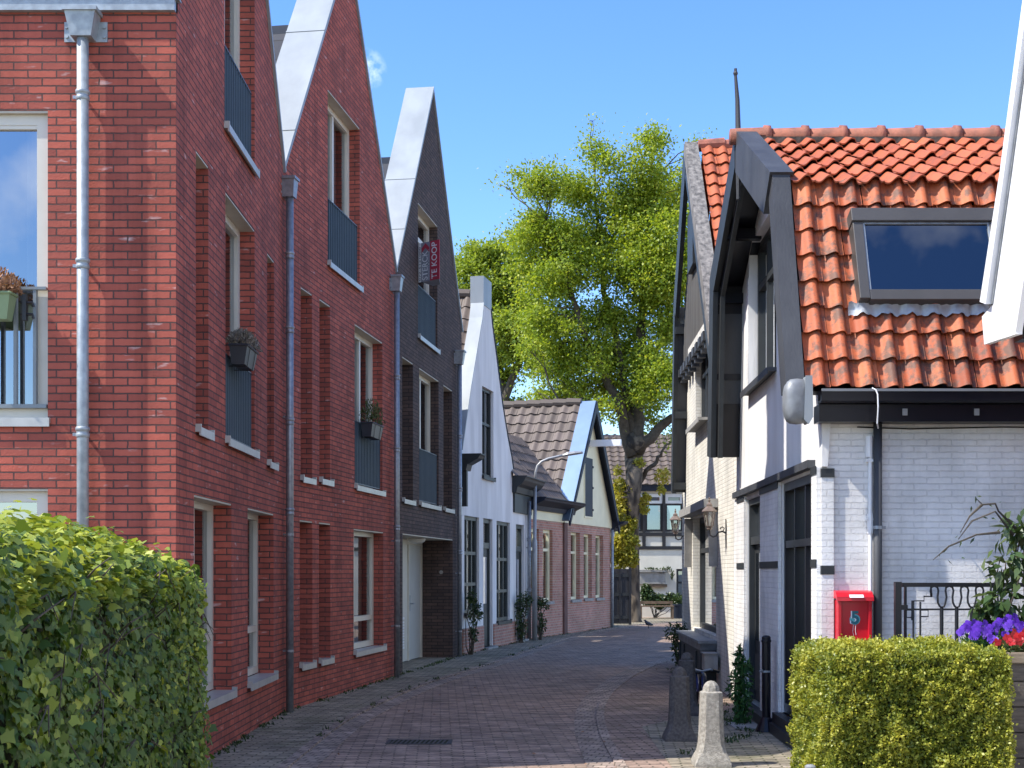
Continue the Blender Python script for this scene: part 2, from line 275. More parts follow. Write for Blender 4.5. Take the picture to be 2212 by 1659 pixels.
# ------------------------------------------------------------------ object helpers
WORLD = {}
def thing(name, label, cat, loc=(0, 0, 0), group=None, kind=None):
    o = bpy.data.objects.new(name, None); COL.objects.link(o); o.location = loc; o.empty_display_size = .2
    WORLD[o.name] = Vector(loc); o['label'] = label; o['category'] = cat
    if group: o['group'] = group
    if kind: o['kind'] = kind
    return o
def tag(o, label=None, cat=None, group=None, kind=None):
    if label: o['label'] = label
    if cat: o['category'] = cat
    if group: o['group'] = group
    if kind: o['kind'] = kind
    return o
def link_mesh(name, me, mat, parent=None, local=False):
    o = bpy.data.objects.new(name, me); COL.objects.link(o)
    for m in (mat if isinstance(mat, (list, tuple)) else [mat]): me.materials.append(m)
    WORLD[o.name] = Vector((0, 0, 0))
    if parent is not None:
        o.parent = parent
        if not local: o.location = -WORLD[parent.name]
    return o
def copy_tree(o, parent=None):
    c = o.copy(); COL.objects.link(c); c.parent = parent; WORLD[c.name] = Vector(c.location)
    for ch in list(o.children): copy_tree(ch, c)
    return c

class MB:
    def __init__(s): s.v = []; s.f = []; s.r = []; s.mi = []; s.calls = []
    def add(s, vs, fs, rnd=.5, mi=0):
        k = len(s.v); s.calls.append((vs, fs)); s.v += [tuple(p) for p in vs]; s.f += [[k+i for i in f] for f in fs]; s.r += [rnd]*len(fs); s.mi += [mi]*len(fs); return s
    def hexa(s, p, mi=0):        # p: 4 bottom then 4 top
        return s.add(p, [(3, 2, 1, 0), (4, 5, 6, 7), (0, 1, 5, 4), (1, 2, 6, 5), (2, 3, 7, 6), (3, 0, 4, 7)], mi=mi)
    def box(s, x0, x1, y0, y1, z0, z1, mi=0):
        return s.hexa([(x0, y0, z0), (x1, y0, z0), (x1, y1, z0), (x0, y1, z0), (x0, y0, z1), (x1, y0, z1), (x1, y1, z1), (x0, y1, z1)], mi)
    def prism(s, poly, off, mi=0):   # poly: 3D points of one end cap; off: vector to the other
        n = len(poly); off = Vector(off); a = [Vector(p) for p in poly]; b = [p+off for p in a]
        tr = tessellate_polygon([a])
        fs = [t for t in tr] + [tuple(n+i for i in t) for t in tr] + [(i, (i+1) % n, n+(i+1) % n, n+i) for i in range(n)]
        return s.add(a+b, fs, mi=mi)
    def tube(s, pts, rad, n=10, cap=True, mi=0):
        pts = [Vector(p) for p in pts]; rad = rad if isinstance(rad, (list, tuple)) else [rad]*len(pts)
        k = len(s.v); m = len(pts); up = None
        for i, p in enumerate(pts):
            d = (pts[min(i+1, m-1)]-pts[max(i-1, 0)]).normalized()
            if up is None: up = Vector((0, 0, 1)) if abs(d.z) < .9 else Vector((1, 0, 0))
            a = d.cross(up).normalized(); b = a.cross(d).normalized(); up = b
            for j in range(n):
                t = 2*math.pi*j/n; s.v.append(tuple(p+(a*math.cos(t)+b*math.sin(t))*rad[i]))
        fs = [[k+i*n+j, k+i*n+(j+1) % n, k+(i+1)*n+(j+1) % n, k+(i+1)*n+j] for i in range(m-1) for j in range(n)]
        if cap: fs += [[k+j for j in range(n)][::-1], [k+(m-1)*n+j for j in range(n)]]
        s.f += fs; s.r += [.5]*len(fs); s.mi += [mi]*len(fs); return s
    def lathe(s, prof, c=(0, 0, 0), n=16, rot=0., mi=0):   # prof: (r,z)
        k = len(s.v); c = Vector(c)
        for r, z in prof:
            for j in range(n):
                t = 2*math.pi*(j)/n+rot; s.v.append((c.x+r*math.cos(t), c.y+r*math.sin(t), c.z+z))
        fs = [[k+i*n+j, k+i*n+(j+1) % n, k+(i+1)*n+(j+1) % n, k+(i+1)*n+j] for i in range(len(prof)-1) for j in range(n)]
        fs += [[k+j for j in range(n)][::-1], [k+(len(prof)-1)*n+j for j in range(n)]]
        s.f += fs; s.r += [.5]*len(fs); s.mi += [mi]*len(fs); return s
    def build(s, name, mat, parent=None, smooth=False, local=False, rnd=False, bevel=0):
        me = bpy.data.meshes.new(name); me.from_pydata(s.v, [], s.f); me.update()
        if any(s.mi): me.polygons.foreach_set('material_index', s.mi)
        if rnd:
            a = me.attributes.new('rnd', 'FLOAT', 'FACE'); a.data.foreach_set('value', s.r)
        if smooth: me.polygons.foreach_set('use_smooth', [True]*len(me.polygons))
        o = link_mesh(name, me, mat, parent, local)
        if bevel:
            b = o.modifiers.new('bevel', 'BEVEL'); b.width = bevel; b.segments = 2; b.limit_method = 'ANGLE'
        return o

    def build_each(s, name, mat, parent=None, **k):
        return [MB().add(vs, fs).build(name, mat, parent, **k) for vs, fs in s.calls]

class Fac:
    """an upright facade: origin A, horizontal direction u, outward normal n"""
    def __init__(s, A, u, n):
        s.A = Vector((A[0], A[1])); s.u = Vector(u).normalized(); s.n = Vector(n).normalized()
    def P(s, a, z, d=0):
        q = s.A+s.u*a+s.n*d; return Vector((q.x, q.y, z))
    def sx(s, x, d=0):
        k = (x-CX)/F; A = s.A+s.n*d; return (k*A.y-A.x)/(s.u.x-k*s.u.y)
    def Y(s, a, d=0): return (s.A+s.u*a+s.n*d).y
    def z(s, x, y, d=0): return EYE+s.Y(s.sx(x, d), d)*(HY-y)/F
    def box(s, mb, a0, a1, z0, z1, d0, d1, mi=0):
        mb.hexa([s.P(a0, z0, d0), s.P(a1, z0, d0), s.P(a1, z0, d1), s.P(a0, z0, d1), s.P(a0, z1, d0), s.P(a1, z1, d0), s.P(a1, z1, d1), s.P(a0, z1, d1)], mi); return mb
    def poly(s, mb, pts, d0, d1, mi=0):   # prism with outline pts (a,z)
        mb.prism([s.P(a, z, d0) for a, z in pts], s.P(0, 0, d1)-s.P(0, 0, d0), mi); return mb
def pix(x, y, Y): return Vector(((x-CX)/F*Y, Y, EYE+(HY-y)/F*Y))
def ground(x, y):
    Y = EYE*F/(y-HY); return Vector(((x-CX)/F*Y, Y, 0))

def wall(fac, outline, holes, depth, mat, parent, name='wall', d=0.):
    """outline [(s,z)] with one height interval at every s; holes [(s0,s1,z0,z1[,depth])] with reveals"""
    mb = MB(); n = len(outline)
    cuts = sorted(set([round(a, 5) for a, _ in outline]+[round(v, 5) for h in holes for v in h[:2]]))
    def span(s):
        zs = []
        for i in range(n):
            (a, z), (a2, z2) = outline[i], outline[(i+1) % n]
            if min(a, a2) <= s <= max(a, a2) and abs(a2-a) > 1e-6: zs.append(z+(z2-z)*(s-a)/(a2-a))
        return min(zs), max(zs)
    for sa, sb in zip(cuts[:-1], cuts[1:]):
        if sb-sa < 1e-4: continue
        e = (sb-sa)*1e-3; (la, ta), (lb, tb) = span(sa+e), span(sb-e); m = (sa+sb)/2
        iv = sorted((h[2], h[3]) for h in holes if h[0]-1e-5 < m < h[1]+1e-5)
        ya, yb = la, lb
        for h0, h1 in iv:
            if h0 > min(ya, yb)+1e-4: mb.add([fac.P(sa, ya, d), fac.P(sb, yb, d), fac.P(sb, h0, d), fac.P(sa, h0, d)], [(0, 1, 2, 3)])
            ya = yb = h1
        mb.add([fac.P(sa, ya, d), fac.P(sb, yb, d), fac.P(sb, tb, d), fac.P(sa, ta, d)], [(0, 1, 2, 3)])
    for h in holes:
        e = h[4] if len(h) > 4 else depth
        c = [(h[0], h[2]), (h[1], h[2]), (h[1], h[3]), (h[0], h[3])]
        for i in range(4):
            (a, z), (a2, z2) = c[i], c[(i+1) % 4]
            mb.add([fac.P(a, z, d), fac.P(a2, z2, d), fac.P(a2, z2, d-e), fac.P(a, z, d-e)], [(0, 1, 2, 3)])
    return mb.build(name, mat, parent)

def window(fac, h, parent, depth=.17, fw=.075, ft=.07, vs=(), hs=(), frame='cream', gl='glass', sill='sill', soffit='soffit', curtain=None, so=.05, name='window', flange=True):
    """frame (the part) with pane, sill, soffit board and curtain as sub-parts; vs/hs: positions 0..1 of mullions and transoms"""
    a0, a1, z0, z1 = h[:4]
    if sill: z0 = z0+.03
    m = MB(); d1 = -depth; d0 = -depth-ft
    fac.box(m, a0, a0+fw, z0, z1, d0, d1); fac.box(m, a1-fw, a1, z0, z1, d0, d1)
    fac.box(m, a0+fw, a1-fw, z0, z0+fw, d0, d1); fac.box(m, a0+fw, a1-fw, z1-fw, z1, d0, d1)
    hz = sorted(z0+(z1-z0)*t for t in hs)
    for z in hz: fac.box(m, a0+fw, a1-fw, z-fw*.45, z+fw*.45, d0, d1-.005)
    zs = [z0+fw]+[v for z in hz for v in (z-fw*.45, z+fw*.45)]+[z1-fw]
    for t in vs:
        a = a0+(a1-a0)*t
        for i in range(0, len(zs), 2): fac.box(m, a-fw*.4, a+fw*.4, zs[i], zs[i+1], d0, d1-.008)
    # slim inner sash line
    fr = m.build(name, MT[frame], parent)
    p = MB(); dp = -depth-ft*.6
    p.add([fac.P(a0+fw*.5, z0+fw*.5, dp), fac.P(a1-fw*.5, z0+fw*.5, dp), fac.P(a1-fw*.5, z1-fw*.5, dp), fac.P(a0+fw*.5, z1-fw*.5, dp)], [(0, 1, 2, 3)])
    p.build('pane', MT[gl], fr)
    if sill:
        q = MB(); zz = z0-.002
        fac.box(q, a0-.02, a1+.03, zz-.045, zz-.006, -depth+.004, so); fac.box(q, a0-.02, a1+.03, zz-.075, zz-.045, so-.015, so)
        if flange:
            fac.box(q, a1+.012, a1+.03, zz-.006, zz+.02, .002, so); fac.box(q, a0-.02, a0-.002, zz-.006, zz+.02, .002, so)
        q.build('sill', MT[sill], fr)
    if soffit:
        q = MB(); fac.box(q, a0+.001, a1-.001, z1-.018, z1-.002, -depth+.002, -.004); q.build('head_board', MT[soffit], fr)
    if curtain:
        q = MB(); dc = -depth-ft-.10
        rng = curtain if isinstance(curtain, list) else [(0., .35), (.65, 1.)]
        for t0, t1 in rng:
            b0 = a0+(a1-a0)*t0; b1 = a0+(a1-a0)*t1; N = 14
            vs_ = []
            for i in range(N+1):
                a = b0+(b1-b0)*i/N; dd_ = dc+.02*math.sin(i*2.2)
                vs_ += [fac.P(a, z0+.02, dd_), fac.P(a, z1-.05, dd_)]
            q.add(vs_, [(2*i, 2*i+2, 2*i+3, 2*i+1) for i in range(N)])
        q.build('curtain', MT['curtain'], fr)
    return fr

def railing(fac, h, parent, z1, d=-.05, step=.085, mat='rail', r=.008):
    a0, a1, z0 = h[0]+.01, h[1]-.01, h[2]+.06
    m = MB(); fac.box(m, a0, a1, z1-.012, z1, d-.022, d+.022); fac.box(m, a0, a1, z0, z0+.012, d-.02, d+.02)
    k = max(3, int(round((a1-a0)/step)))
    for i in range(k+1):
        a = a0+.008+(a1-a0-.016)*i/k; fac.box(m, a-.006, a+.006, z0+.012, z1-.012, d-.018, d+.018)
    return m.build('balcony_railing', MT[mat], parent)

def downpipe(fac, a, z0, z1, parent, r=.043, off=.085, hop=None, mat='zinc_pipe', clamps=(), joints=()):
    m = MB(); c = fac.P(a, 0, off); m.tube([(c.x, c.y, z0), (c.x, c.y, z1)], r, 14)
    for z in joints: m.lathe([(r+.001, -.05), (r+.007, -.045), (r+.007, -.02), (r+.003, -.015), (r+.003, .0), (r+.010, .005), (r+.010, .025), (r+.002, .035)], (c.x, c.y, z), 14)
    o = m.build('downpipe', MT[mat], parent, smooth=False)
    for p in o.data.polygons: p.use_smooth = len(p.vertices) == 4
    if clamps:
        for z in clamps:
            b = MB(); b.lathe([(r+.004, -.014), (r+.004, .014)], (c.x, c.y, z), 14); fac.box(b, a-.008, a+.008, z-.01, z+.01, .0, off-r)
            fac.box(b, a+r, a+r+.03, z-.012, z+.012, off-.01, off+.01); b.build('bracket', MT['zinc_pipe'], o)
    if hop:
        b = MB(); wt, wb, ht, dt = hop        # widths at top and bottom, height, depth
        zt = z1+ht
        def ring(wd, dp, z, back=.012): return [fac.P(a-wd/2, z, back), fac.P(a+wd/2, z, back), fac.P(a+wd/2, z, dp), fac.P(a-wd/2, z, dp)]
        b.hexa(ring(wb, off+.06, z1)+ring(wt, dt, zt-.03)); b.hexa(ring(wt+.03, dt+.015, zt-.03)+ring(wt+.03, dt+.015, zt))
        fac.box(b, a-wt/2-.05, a+wt/2+.05, z1+.0, zt-.06, .001, .012)
        for sx_ in (-1, 1):
            for zz in (z1+.04, zt-.1):
                q = fac.P(a+sx_*(wt/2+.03), zz, .012); b.tube([q, q+Vector((fac.n.x, fac.n.y, 0))*.012], .014, 8)
        b.build('rain_hopper', MT[mat], o)
    return o

def coping(fac, pts, parent, d0=-.47, d1=.03, t=.05, mat='zinc', name='zinc_coping', seams=()):
    """cap along the outline pts: list of (s,z), thickness t outward"""
    m = MB(); n = len(pts); offs = []
    for i in range(n):
        nv = Vector((0, 0))
        for j in (i-1, i):
            if 0 <= j < n-1:
                e = Vector((pts[j+1][0]-pts[j][0], pts[j+1][1]-pts[j][1])).normalized(); nv += Vector((-e.y, e.x))
        nv.normalize()
        # mitre length
        if 0 < i < n-1:
            e = Vector((pts[i][0]-pts[i-1][0], pts[i][1]-pts[i-1][1])).normalized(); c = max(.35, nv.dot(Vector((-e.y, e.x)))); nv = nv/c
        offs.append(nv)
    for i in range(n-1):
        p, q = pts[i], pts[i+1]; P2 = (p[0]+offs[i].x*t, p[1]+offs[i].y*t); Q2 = (q[0]+offs[i+1].x*t, q[1]+offs[i+1].y*t)
        m.hexa([fac.P(*p, d0), fac.P(*q, d0), fac.P(*q, d1), fac.P(*p, d1), fac.P(*P2, d0), fac.P(*Q2, d0), fac.P(*Q2, d1), fac.P(*P2, d1)])
    for (i, tt) in seams:      # standing seams across the cap
        p, q = pts[i], pts[i+1]; e = Vector((q[0]-p[0], q[1]-p[1])); Lh = e.length; e.normalize(); nn = Vector((-e.y, e.x))
        c = Vector(p)+e*Lh*tt; w_ = .012
        pp = [c-e*w_+nn*t, c+e*w_+nn*t, c+e*w_+nn*(t+.008), c-e*w_+nn*(t+.008)]
        fac.poly(m, [(v.x, v.y) for v in pp], d0-.002, d1+.003)
    return m.build(name, MT[mat], parent)

def tiles(O, U, V, W, Ln, mat, parent, tw=.2, tl=.28, amp=.03, lift=.03, name='roof', n=10, jit=.004, skip=None, sharp=1.3, lower=None):
    """pantile field: O low corner, U along the eave, V up the slope"""
    O, U, V = Vector(O), Vector(U).normalized(), Vector(V).normalized(); N = U.cross(V).normalized()
    if N.z < 0: N = -N
    nc = max(1, int(round(W/tw))); nr = max(1, int(round(Ln/tl))); tw = W/nc; tl = Ln/nr
    m = MB()
    def hh(t):
        t = t % 1.0          # shallow trough, rounded roll, steep far side
        if t < .16: return amp*.10*(1-math.sin(math.pi*t/.32))
        if t < .58: return amp*(.5-.5*math.cos(math.pi*(t-.16)/.42))
        if t < .70: return amp*(1-.12*((t-.58)/.12)**2)
        if t < .84: return amp*.88*(.5+.5*math.cos(math.pi*(t-.70)/.14))
        return amp*.10*(t-.84)/.16
    for r in range(nr):
        for c in range(nc):
            if skip and skip((c+.5)*tw, (r+.5)*tl): continue
            ju, jl, js = random.gauss(0, jit*.5), random.gauss(0, jit), random.gauss(0, jit)
            lo = r*tl-.012+random.gauss(0, jit*.6); hi = (r+1)*tl+.02
            vs_ = []
            for i in range(n+1):
                t = i/n; h = hh(t); a = (c+t)*tw+ju
                vs_.append(O+U*a+V*lo+N*(h+lift+jl+js*(t-.5)-.014)); vs_.append(O+U*a+V*lo+N*(h+lift+jl+js*(t-.5))); vs_.append(O+U*a+V*hi+N*(h+jl*.3))
            fs = [(3*i, 3*i+3, 3*i+4, 3*i+1) for i in range(n)]; fs2 = [(3*i+1, 3*i+4, 3*i+5, 3*i+2) for i in range(n)]
            m.add(vs_, fs+fs2, min(1, max(0, random.gauss(.5, .27))))
    o = m.build(name, MT[mat], parent, rnd=True, smooth=True)
    # sharpen the drip edges: front strips stay flat
    flags = []
    for f in o.data.polygons: flags.append(True)
    try:
        o.data.set_sharp_from_angle(angle=math.radians(50))
    except Exception: pass
    return o

# ---- leaf clouds
def leaf_mesh(name, C, A, Nn, size, mat, parent, shape='quad', local=False, rnd=None, aspect=.55):
    """C centres, A leaf axes, Nn leaf normals (k,3); size (k,)"""
    C = np.asarray(C, float); A = np.asarray(A, float); Nn = np.asarray(Nn, float); size = np.asarray(size, float)[:, None]
    A /= np.linalg.norm(A, axis=1, keepdims=True)+1e-9
    B = np.cross(Nn, A); B /= np.linalg.norm(B, axis=1, keepdims=True)+1e-9
    Nn = np.cross(A, B)
    if shape == 'quad': T = [(-.5, 0, 0), (.05, -aspect*.5, .08), (.5, 0, -.05), (.05, aspect*.5, .08)]
    elif shape == 'ivy': T = [(-.42, 0, 0), (-.5, -.30, -.04), (-.12, -.52, -.07), (.08, -.24, .02), (.5, 0, -.10), (.08, .24, .02), (-.12, .52, -.07), (-.5, .30, -.04)]
    elif shape == 'lance': T = [(-.5, 0, 0), (-.1, -aspect*.5, .05), (.5, 0, -.16), (-.1, aspect*.5, .05)]
    elif shape == 'petal': T = [(-.5, 0, 0), (-.1, -.42, .05), (.35, -.36, .02), (.5, 0, -.05), (.35, .36, .02), (-.1, .42, .05)]
    k = len(T); n = len(C)
    V = np.empty((n, k, 3))
    for i, (a, b, c) in enumerate(T): V[:, i] = C+size*(A*a+B*b+Nn*c)
    me = bpy.data.meshes.new(name); me.vertices.add(n*k); me.vertices.foreach_set('co', V.reshape(-1).astype('f'))
    me.loops.add(n*k); me.loops.foreach_set('vertex_index', np.arange(n*k, dtype='i'))
    me.polygons.add(n); me.polygons.foreach_set('loop_start', np.arange(0, n*k, k, dtype='i'))
    try: me.polygons.foreach_set('loop_total', np.full(n, k, dtype='i'))
    except Exception: pass
    a = me.attributes.new('rnd', 'FLOAT', 'FACE')
    a.data.foreach_set('value', (RNG.random(n) if rnd is None else np.clip(rnd, 0, 1)).astype('f'))
    me.update(calc_edges=True)
    return link_mesh(name, me, mat, parent, local)
def rdir(n):
    v = RNG.normal(size=(n, 3)); return v/np.linalg.norm(v, axis=1, keepdims=True)
_G = np.random.default_rng(3).random((32, 32, 32))
def vnoise(P, s):
    """smooth lumps, about -1..1"""
    q = np.asarray(P)*s+100.3; i = np.floor(q).astype(int); f = q-i; f = f*f*(3-2*f); i %= 32; j = (i+1) % 32; o = 0
    for a in (0, 1):
        for b in (0, 1):
            for c in (0, 1):
                w_ = (f[:, 0] if a else 1-f[:, 0])*(f[:, 1] if b else 1-f[:, 1])*(f[:, 2] if c else 1-f[:, 2])
                o = o+w_*_G[(j if a else i)[:, 0], (j if b else i)[:, 1], (j if c else i)[:, 2]]
    return (o-.5)*2.4
def blob_points(n, c, r):
    """points in an ellipsoid, denser near its skin"""
    d = rdir(n); q = RNG.random(n)**.45
    return np.asarray(c)+d*q[:, None]*np.asarray(r), d


# ================================================================== setting: ground, road, pavements
mb = MB(); mb.box(-400, 400, -60, 900, -.6, -.03); tag(mb.build('ground', MT['earth']), kind='structure')
K_L = [(-1.9, -3), (-1.88, 8), (-1.84, 11.3), (-1.79, 14.5), (-1.56, 17.07), (-1.15, 20.1), (-.32, 24.2), (.45, 28.5), (1.45, 33.6), (2.75, 38.5), (4.2, 42.2), (7, 45.2), (14, 47.3)]
K_R = [(.8, -3), (.85, 8), (.86, 11.3), (.88, 13.9), (1.02, 16.25), (1.36, 18.8), (2.0, 22.0), (2.9, 25.0), (4.6, 28.0), (8.5, 30.5), (16, 32)]
def smoothline(pts, n=8):
    out = []
    for i in range(len(pts)-1):
        p0, p1, p2, p3 = [np.array(pts[max(0, min(len(pts)-1, i+k))], float) for k in (-1, 0, 1, 2)]
        for j in range(n):
            t = j/n; out.append(tuple(.5*((2*p1)+(-p0+p2)*t+(2*p0-5*p1+4*p2-p3)*t*t+(-p0+3*p1-3*p2+p3)*t**3)))
    out.append(tuple(pts[-1])); return out
KL, KR = smoothline(K_L), smoothline(K_R)
def off(line, d):
    res = []
    for i, p in enumerate(line):
        a, b = line[max(0, i-1)], line[min(len(line)-1, i+1)]; t = Vector((b[0]-a[0], b[1]-a[1])).normalized(); res.append((p[0]+t.y*d, p[1]-t.x*d))
    return res
def strip(A, B, z0, z1, name, mat):
    m = MB(); n = len(A)
    v = [(p[0], p[1], z1) for p in A]+[(p[0], p[1], z1) for p in B]+[(p[0], p[1], z0) for p in A]+[(p[0], p[1], z0) for p in B]
    fs = [(i, i+1, n+i+1, n+i) for i in range(n-1)]+[(2*n+i, 2*n+i+1, i+1, i) for i in range(n-1)]+[(3*n+i, n+i, n+i+1, 3*n+i+1) for i in range(n-1)]
    m.add(v, fs); return tag(m.build(name, mat), kind='structure')
mb = MB(); mb.box(-14, 40, -8, 75, -.029, 0); tag(mb.build('road', MT['road']), kind='structure')
strip(off(KL, .22), KL, -.02, .006, 'gutter_strip', MT['kerb']); strip(off(KR, -.24), KR, -.02, .006, 'gutter_strip_right', MT['kerb'])
strip(KL, off(KL, -.09), -.02, .022, 'kerb', MT['kerb']); strip(KR, off(KR, .09), -.02, .020, 'kerb_right', MT['kerb'])
strip(off(KL, -.09), [(p[0]-7, p[1]+1.2) for p in KL], -.02, .018, 'pavement', MT['pave'])
# right pavement: red bricks beside the road, grey ones in front of the houses
strip(off(KR, .09), [(p[0]+9, p[1]) for p in KR], -.02, .012, 'pavement_right', MT['pave_red'])
mb = MB(); mb.add([(1.25, 6, .017), (6, 6, .017), (6, 15.6, .017), (2.2, 15.6, .017), (1.35, 14.2, .017)], [(0, 1, 2, 3, 4)]); tag(mb.build('forecourt', MT['pave']), kind='structure')

# ================================================================== left side: three gabled town houses
def slate_roof(fac, W, ze, za, parent, top, d0=-.46, d1=-9., drop=.24, s_in=.003, flat=True, sides=(0, 1)):
    k = (za-ze)/(W/2); zb = ze-drop; st = (top-zb)/k
    m = MB(); P = [(s_in, zb), (st, top), (W-st, top), (W-s_in, zb)]
    m.add([fac.P(a, z, d) for d in (d0, d1) for a, z in P], [(0, 1, 5, 4), (1, 2, 6, 5), (2, 3, 7, 6)])
    o = m.build('roof', MT['slate'], parent)
    q = MB()                                   # metal trim round the flat top
    fac.box(q, st-.03, W-st+.03, top+.003, top+.05, d1, d0-.003); fac.box(q, st-.045, st-.03, top-.10, top+.05, d1, d0-.003); fac.box(q, W-st+.03, W-st+.045, top-.10, top+.05, d1, d0-.003)
    q.build('roof_trim', MT['planter_grey'], o)
    q = MB()                                   # parapet back, party walls and rear wall
    q.add([fac.P(a, z, d0+.012) for a, z in [(.01, zb-.4), (W-.01, zb-.4), (W-.01, ze), (W/2, za-.02), (.01, ze)]], [(0, 1, 2, 3, 4)])
    for a in [(s_in, W-s_in)[i] for i in sides]: q.add([fac.P(a, -.2, -.02), fac.P(a, -.2, d1), fac.P(a, zb+.02, d1), fac.P(a, zb+.02, -.02)], [(0, 1, 2, 3)])
    q.add([fac.P(a, z, d1) for a, z in [(s_in, -.2), (W-s_in, -.2), (W-s_in, zb), (W-st, top), (st, top), (s_in, zb)]], [(0, 1, 2, 3, 4, 5)])
    q.build('party_wall', MT['inside'], parent)
    q = MB()                                   # storey floors
    for z in (2.55, 5.42): fac.box(q, .02, W-.02, z, z+.2, d1+.05, -.32)
    q.build('storey_floor', MT['inside'], parent)
    return o
def gable(W, ze, za): return [(0, -.2), (W, -.2), (W, ze), (W/2, za), (0, ze)]

# ---- house 1: red corner house, its side wall square to the viewer
f1 = Fac((-2.62, 10.65), (0, 1), (1, 0)); W1 = 5.0; ZE1, ZA1 = 6.2, 9.5
h1 = thing('brick_house', 'red brick corner house nearest on the left, behind the ivy hedge', 'house', (-2.62, 10.65, 0), 'gabled brick houses in a row')
B = .025
G1, G2 = (f1.sx(419), f1.sx(500), .50, 2.26), (f1.sx(535), f1.sx(591), .49, 2.26)
N1, N2 = (f1.sx(423), f1.sx(450), 2.80, 5.12), (f1.sx(577), f1.sx(592), 2.78, 5.04)
FF, SF = (f1.sx(487), f1.sx(550), 2.82, 5.10), (f1.sx(485), f1.sx(550), 5.68, 7.95)
wall(f1, gable(W1, ZE1, ZA1), [G1, G2, N1, N2, FF, SF], .26, MT['red'], h1)
window(f1, G1, h1, hs=(.28,), vs=(.5,), curtain=[(0, 1)]); window(f1, G2, h1, hs=(.28,), curtain=[(0, 1)])
for n_ in (N1, N2): window(f1, n_, h1, depth=.24, fw=.05)
for n_ in (FF, SF): window(f1, n_, h1, depth=.15, fw=.09, vs=(.5,), curtain=[(.05, .97)])
railing(f1, FF, h1, f1.z(487, 757)); railing(f1, SF, h1, f1.z(485, 82))
coping(f1, [(0, ZE1), (W1/2, ZA1), (W1, ZE1)], h1, seams=[(0, .3), (1, .4)])
slate_roof(f1, W1, ZE1, ZA1, h1, 8.55, drop=.14, sides=(1,))
for y0_, y1_ in ((10.80, 11.42), (11.74, 12.62)):      # unseen brick chimneys, added for their shadow bands on the white house opposite
    mb = MB(); mb.box(-4.4, -3.7, y0_, y1_, 6.2, 12.45); mb.box(-4.44, -3.66, y0_-.04, y1_+.04, 12.451, 12.56); mb.build('added_chimney', MT['red'], h1)
fs = Fac((-2.62, 10.65), (-1, 0), (0, -1))
SW, SL = (1.0, 2.5, 2.80, 5.22), (1.0, 2.5, .5, 2.27)
wall(fs, [(0, -.2), (9, -.2), (9, 6.0), (0, 6.0)], [SW, SL], .14, MT['red'], h1, 'side_wall')
window(fs, SW, h1, depth=.045, fw=.10, ft=.06, hs=(.965,), gl='glass_sky', curtain=[(.06, .16)], so=.035, flange=False)
window(fs, SL, h1, gl='glass_sky', depth=.045, fw=.10, ft=.06, so=.035, flange=False)
mb = MB(); z0, z1 = SW[2]+.10, fs.z(80, 620)
fs.box(mb, 1.01, 2.49, z1-.022, z1, -.03, .018); fs.box(mb, 1.01, 2.49, z0, z0+.03, -.03, .01)
for i in range(6):
    a = 1.10+.145*i*1.05; fs.box(mb, a-.012, a+.012, z0+.03, z1-.022, -.03, .012)
mb.build('balcony_railing', MT['rail_grey'], h1)
mb = MB(); fs.box(mb, .0, 9, 5.985, 6.075, -.05, .05); fs.box(mb, -.03, 9, 6.075, 6.09, -.05, .06); mb.build('eaves_gutter', MT['zinc_bright'], h1)
downpipe(fs, .70, .1, fs.z(185, 92), h1, r=.045, off=.088, hop=(.235, .16, .215, .17), mat='zinc_bright', clamps=[fs.z(186, y)+.0 for y in (219, 580, 941)], joints=[fs.z(186, y) for y in (212, 573, 934)])

# ---- house 2
TH = math.atan(445/2950); u2 = (math.sin(TH), math.cos(TH)); n2_ = (math.cos(TH), -math.sin(TH))
f2 = Fac((-2.62, 15.65), u2, n2_); W2 = 5.5; ZE2, ZA2 = 6.25, 9.98
h2 = thing('brick_house', 'red brick gabled house between the corner house and the dark brick house', 'house', (-2.62, 15.65, 0), 'gabled brick houses in a row')
def hole(f, xl, xr, yt, yb, e=None):
    r = (f.sx(xl), f.sx(xr), f.z(xl, yb), f.z(xl, yt)); return r if e is None else r+(e,)
H2 = dict(c=hole(f2, 649.5, 674, 619, 1034), d=hole(f2, 690, 713, 645, 1038), ff=hole(f2, 766, 826, 699, 1052), sf=hole(f2, 708, 777, 192, 570),
          g1=hole(f2, 647.5, 674.7, 1123, 1440), g2=hole(f2, 689, 713.6, 1128, 1430), g=hole(f2, 764, 828, 1142, 1412))
wall(f2, gable(W2, ZE2, ZA2), list(H2.values()), .27, MT['red'], h2)
for k in ('c', 'd', 'g1', 'g2'): window(f2, H2[k], h2, depth=.25, fw=.05)
window(f2, H2['ff'], h2, depth=.15, fw=.09, vs=(.55,), curtain=[(.05, .95)]); window(f2, H2['sf'], h2, depth=.15, fw=.09, vs=(.5,), curtain=[(.3, .97)])
window(f2, H2['g'], h2, depth=.15, fw=.08, hs=(.25,), vs=(.34,), curtain=[(.4, 1)])
railing(f2, H2['ff'], h2, f2.z(766, 905)); railing(f2, H2['sf'], h2, f2.z(709, 423))
coping(f2, [(0, ZE2), (W2/2, ZA2), (W2, ZE2)], h2, seams=[(0, .14), (0, .58), (1, .5)])
slate_roof(f2, W2, ZE2, ZA2, h2, 8.62)
a_ = f2.sx(626, .085); downpipe(f2, a_, .0, f2.z(626, 441), h2, hop=(.16, .12, .23, .16), clamps=[.72, 2.05, 3.4], joints=[2.32, 3.35, 4.4, 5.25])

